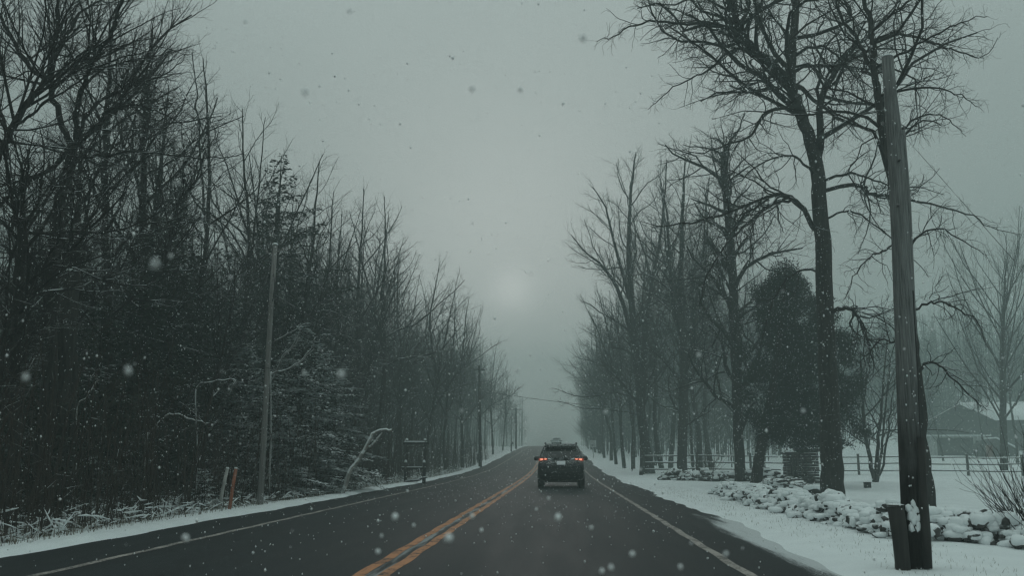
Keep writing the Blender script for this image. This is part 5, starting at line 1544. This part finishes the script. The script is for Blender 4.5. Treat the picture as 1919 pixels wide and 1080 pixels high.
        # mirror
        b2 = MB(); Rz = np.random.RandomState(1); b2.add(lumpy(Rz, (.14, .085, .095), IV, .02) + np.array([sgn_ * .98, 2.75, 1.13]), tris=IT)
        b2.box((sgn_ * .88, 2.76, 1.08), (.16, .05, .05)); b2.build('wing_mirror', 'black_plastic', root, True)
        patch([(3.95, .78), (4.45, .74), (4.45, .86), (4.0, .9)], 'white_plastic', 'headlight', axis='x', sidex=sgn_, off=.01)
        for yy in (.85, 3.55):
            b2 = MB(); b2.lathe([(.20, -.11), (.335, -.115), (.355, -.09), (.355, .09), (.335, .115), (.2, .11)], 28, (sgn_ * .80, yy, .355), 'x')
            wh = b2.build('wheel', 'tyre_rubber', root, True)
            b2 = MB(); b2.lathe([(.05, .09 * sgn_), (.21, .10 * sgn_), (.22, .117 * sgn_)], 20, (sgn_ * .80, yy, .355), 'x')
            for k_ in range(5):
                a = k_ * 2 * math.pi / 5
                b2.box((sgn_ * .915, yy + math.cos(a) * .11, .355 + math.sin(a) * .11), (.02, .2, .045), rx=a)
            b2.build('rim', 'rim_metal', wh)
    # rear details
    patch([(-.165, .895), (.165, .895), (.165, 1.04), (-.165, 1.04)], 'plate_white', 'number_plate', off=.02, n=3)
    npo = bpy.data.objects[[o.name for o in root.children if o.name.startswith('number_plate')][-1]]
    patch([(-.22, .87), (.22, .87), (.22, .885), (-.22, .885)], 'black_plastic', 'plate_recess', off=.018, n=2)
    h = bvh.ray_cast(Vector((0, -3, 1.12)), Vector((0, 1, 0))); ye = h[0].y if h[0] else .1
    b2 = MB()
    ring = [(math.cos(a) * .075, math.sin(a) * .05) for a in np.linspace(0, 2 * math.pi, 21)]
    b2.tubes([([(q[0], ye - .02, 1.105 + q[1]) for q in ring], [.009] * 21)], 6)
    ring = [(math.cos(a) * .03, math.sin(a) * .048) for a in np.linspace(0, 2 * math.pi, 21)]
    b2.tubes([([(q[0], ye - .022, 1.105 + q[1]) for q in ring], [.007] * 21)], 6)
    ring = [(math.cos(a) * .06, math.sin(a) * .022) for a in np.linspace(0, 2 * math.pi, 21)]
    b2.tubes([([(q[0], ye - .024, 1.12 + q[1]) for q in ring], [.006] * 21)], 6)
    b2.build('emblem', 'chrome', root)
    patch([(-.32, 1.06), (.32, 1.06), (.34, 1.075), (-.34, 1.075)], 'chrome' if False else 'black_plastic', 'tailgate_trim', off=.015, n=4)
    patch([(-.70, .60), (.70, .60), (.74, .78), (-.74, .78)], 'black_plastic', 'bumper_step', off=.02, n=6)
    patch([(-.55, .34), (.55, .34), (.60, .48), (-.60, .48)], 'galvanised' if False else 'black_plastic', 'skid_plate', off=.02, n=6)
    b2 = MB(); b2.tubes([([(.0, .28, 1.17), (.1, .30, 1.20), (.42, .36, 1.27)], [.012, .01, .008])], 5, cap=True); b2.build('rear_wiper', 'black_plastic', root)
    b2 = MB(); b2.prism([(1.2, 1.68), (1.28, 1.78), (1.32, 1.78), (1.38, 1.68)], 'x', -.018, .018); b2.build('roof_antenna', 'black_plastic', root)
    b2 = MB(); b2.tubes([([(-.55, .15, .30), (-.55, .0, .29)], [.03, .03])], 10); b2.build('exhaust', 'galvanised', root)
    b2 = MB(); b2.box((0, 2.2, .27), (1.3, 3.6, .08)); b2.build('underbody', 'grille_rubber', root)
    # crust of snow on the roof edge and bumper
    Rz = np.random.RandomState(7); b2 = MB()
    for i in range(90):
        x = Rz.uniform(-.8, .8); z = Rz.uniform(.4, 1.5); h = bvh.ray_cast(Vector((x, -3, z)), Vector((0, 1, 0)))
        if h[0] is None: continue
        s_ = Rz.uniform(.004, .012); b2.add(JV * s_ + np.array(h[0][:]) + (0, -.002, 0), tris=JT)
    b2.build('snow_specks', 'snowcap', root)
    return root, npo
cr, npo = car('black SUV with lit red tail lights driving away in the right lane', (.08, 36.9, .004), 'car_black', True)
car('distant hazy grey SUV further up the road ahead of the black one', (-.45, 172, road_z(172) + .004), 'car_grey', False, 0, 'pale_reflection_glass')

# ------------------------------------------------------------------ falling snow
R = np.random.RandomState(123)
b = MB()
OV = np.array([(1, 0, 0), (-1, 0, 0), (0, 1, 0), (0, -1, 0), (0, 0, 1), (0, 0, -1)], float); OT = np.array([(0, 2, 4), (2, 1, 4), (1, 3, 4), (3, 0, 4), (2, 0, 5), (1, 2, 5), (3, 1, 5), (0, 3, 5)])
n = 110000
X = R.uniform(-17, 15, n); Y = 3.0 + 29 * R.rand(n) ** .8; Z = R.uniform(.02, 15, n)
keep = (np.abs(X) < Y * .75 + 1.5) & (Z < 2.5 + Y * .6)
X, Y, Z = X[keep], Y[keep], Z[keep]; n = len(X)
szs = R.uniform(.0035, .0075, n) * np.where(R.rand(n) < .04, 1.6, .9)
keep = ~((np.abs(X) < .05) & (Y < .1))
pos = np.stack([X, Y, Z], 1)
V = pos[:, None] + OV[None] * szs[:, None, None] * R.uniform(.6, 1.3, (n, 6, 1)) * np.array([1, 1, 1.35])
T = OT[None] + (np.arange(n) * 6)[:, None, None]
b.add(V.reshape(-1, 3), tris=T.reshape(-1, 3))
near = [(740, 970, 1.6, 7), (840, 1010, 1.3, 8), (885, 968, 1.7, 6), (1045, 972, 1.6, 8), (902, 995, 2.2, 6), (348, 1010, 1.4, 8), (1145, 1065, 1.5, 6), (1128, 1072, 1.7, 6), (1185, 1040, 1.6, 6),
        (1275, 1064, 1.6, 6), (290, 495, .8, 5), (640, 702, 1.1, 6), (240, 695, 1.0, 5), (572, 172, 1.0, 5), (885, 166, 1.2, 5), (1093, 70, 1.1, 6), (975, 168, 1.4, 5), (48, 708, 1.0, 4.5),
        (775, 985, 2, 5), (715, 1005, 2, 5), (708, 1035, 1.7, 6), (1028, 935, 2.2, 5), (1005, 955, 2.4, 5), (1108, 990, 1.9, 5), (865, 770, 1.8, 4), (1135, 772, 1.9, 5), (970, 695, 1.6, 4),
        (570, 700, 1.5, 5), (432, 520, 1.6, 4), (1310, 665, 1.7, 5), (1505, 770, 1.8, 5), (1680, 880, 1.6, 4), (320, 480, 1.3, 4), (1200, 880, 2.3, 5), (655, 20, 1.3, 4), (460, 40, 1.5, 4), (1360, 1040, 1.5, 5)]
for px, py, d, mm_s in near:
    c_ = P(px, py, d); s_ = mm_s * .00068
    b.add(JV * (1 + R.uniform(-.25, .25, (len(JV), 1))) * s_ * np.array([1, 1, 1.25]) + c_, tris=JT)
for i in range(160):
    d = R.uniform(1.5, 4); c_ = np.array([R.uniform(-.8, .7) * d, d, R.uniform(.1, 1.2 + .6 * d)])
    b.add(JV * (1 + R.uniform(-.25, .25, (len(JV), 1))) * R.uniform(.0012, .0028) + c_, tris=JT)
tag(b.build('falling_snow', 'flake'), 'snowflakes falling through the air over road and woods', 'snowfall', kind='stuff')

# ------------------------------------------------------------------ haze
b = MB(); b.box((0, 190, 20), (660, 470, 48))
hz_ = b.build('haze', 'flake'); hz_.data.materials.clear()
m, t = mat('snowy air'); v = nd(t, 'ShaderNodeVolumePrincipled')
v.inputs['Density'].default_value = HAZE_DENSITY; v.inputs['Color'].default_value = (.62, .73, .71, 1); v.inputs['Anisotropy'].default_value = .1
o_ = nd(t, 'ShaderNodeOutputMaterial'); t.links.new(v.outputs[0], o_.inputs['Volume'])
hz_.data.materials.append(m)
tag(hz_, 'pale haze of fog and fine snow filling the air', 'haze', kind='stuff')
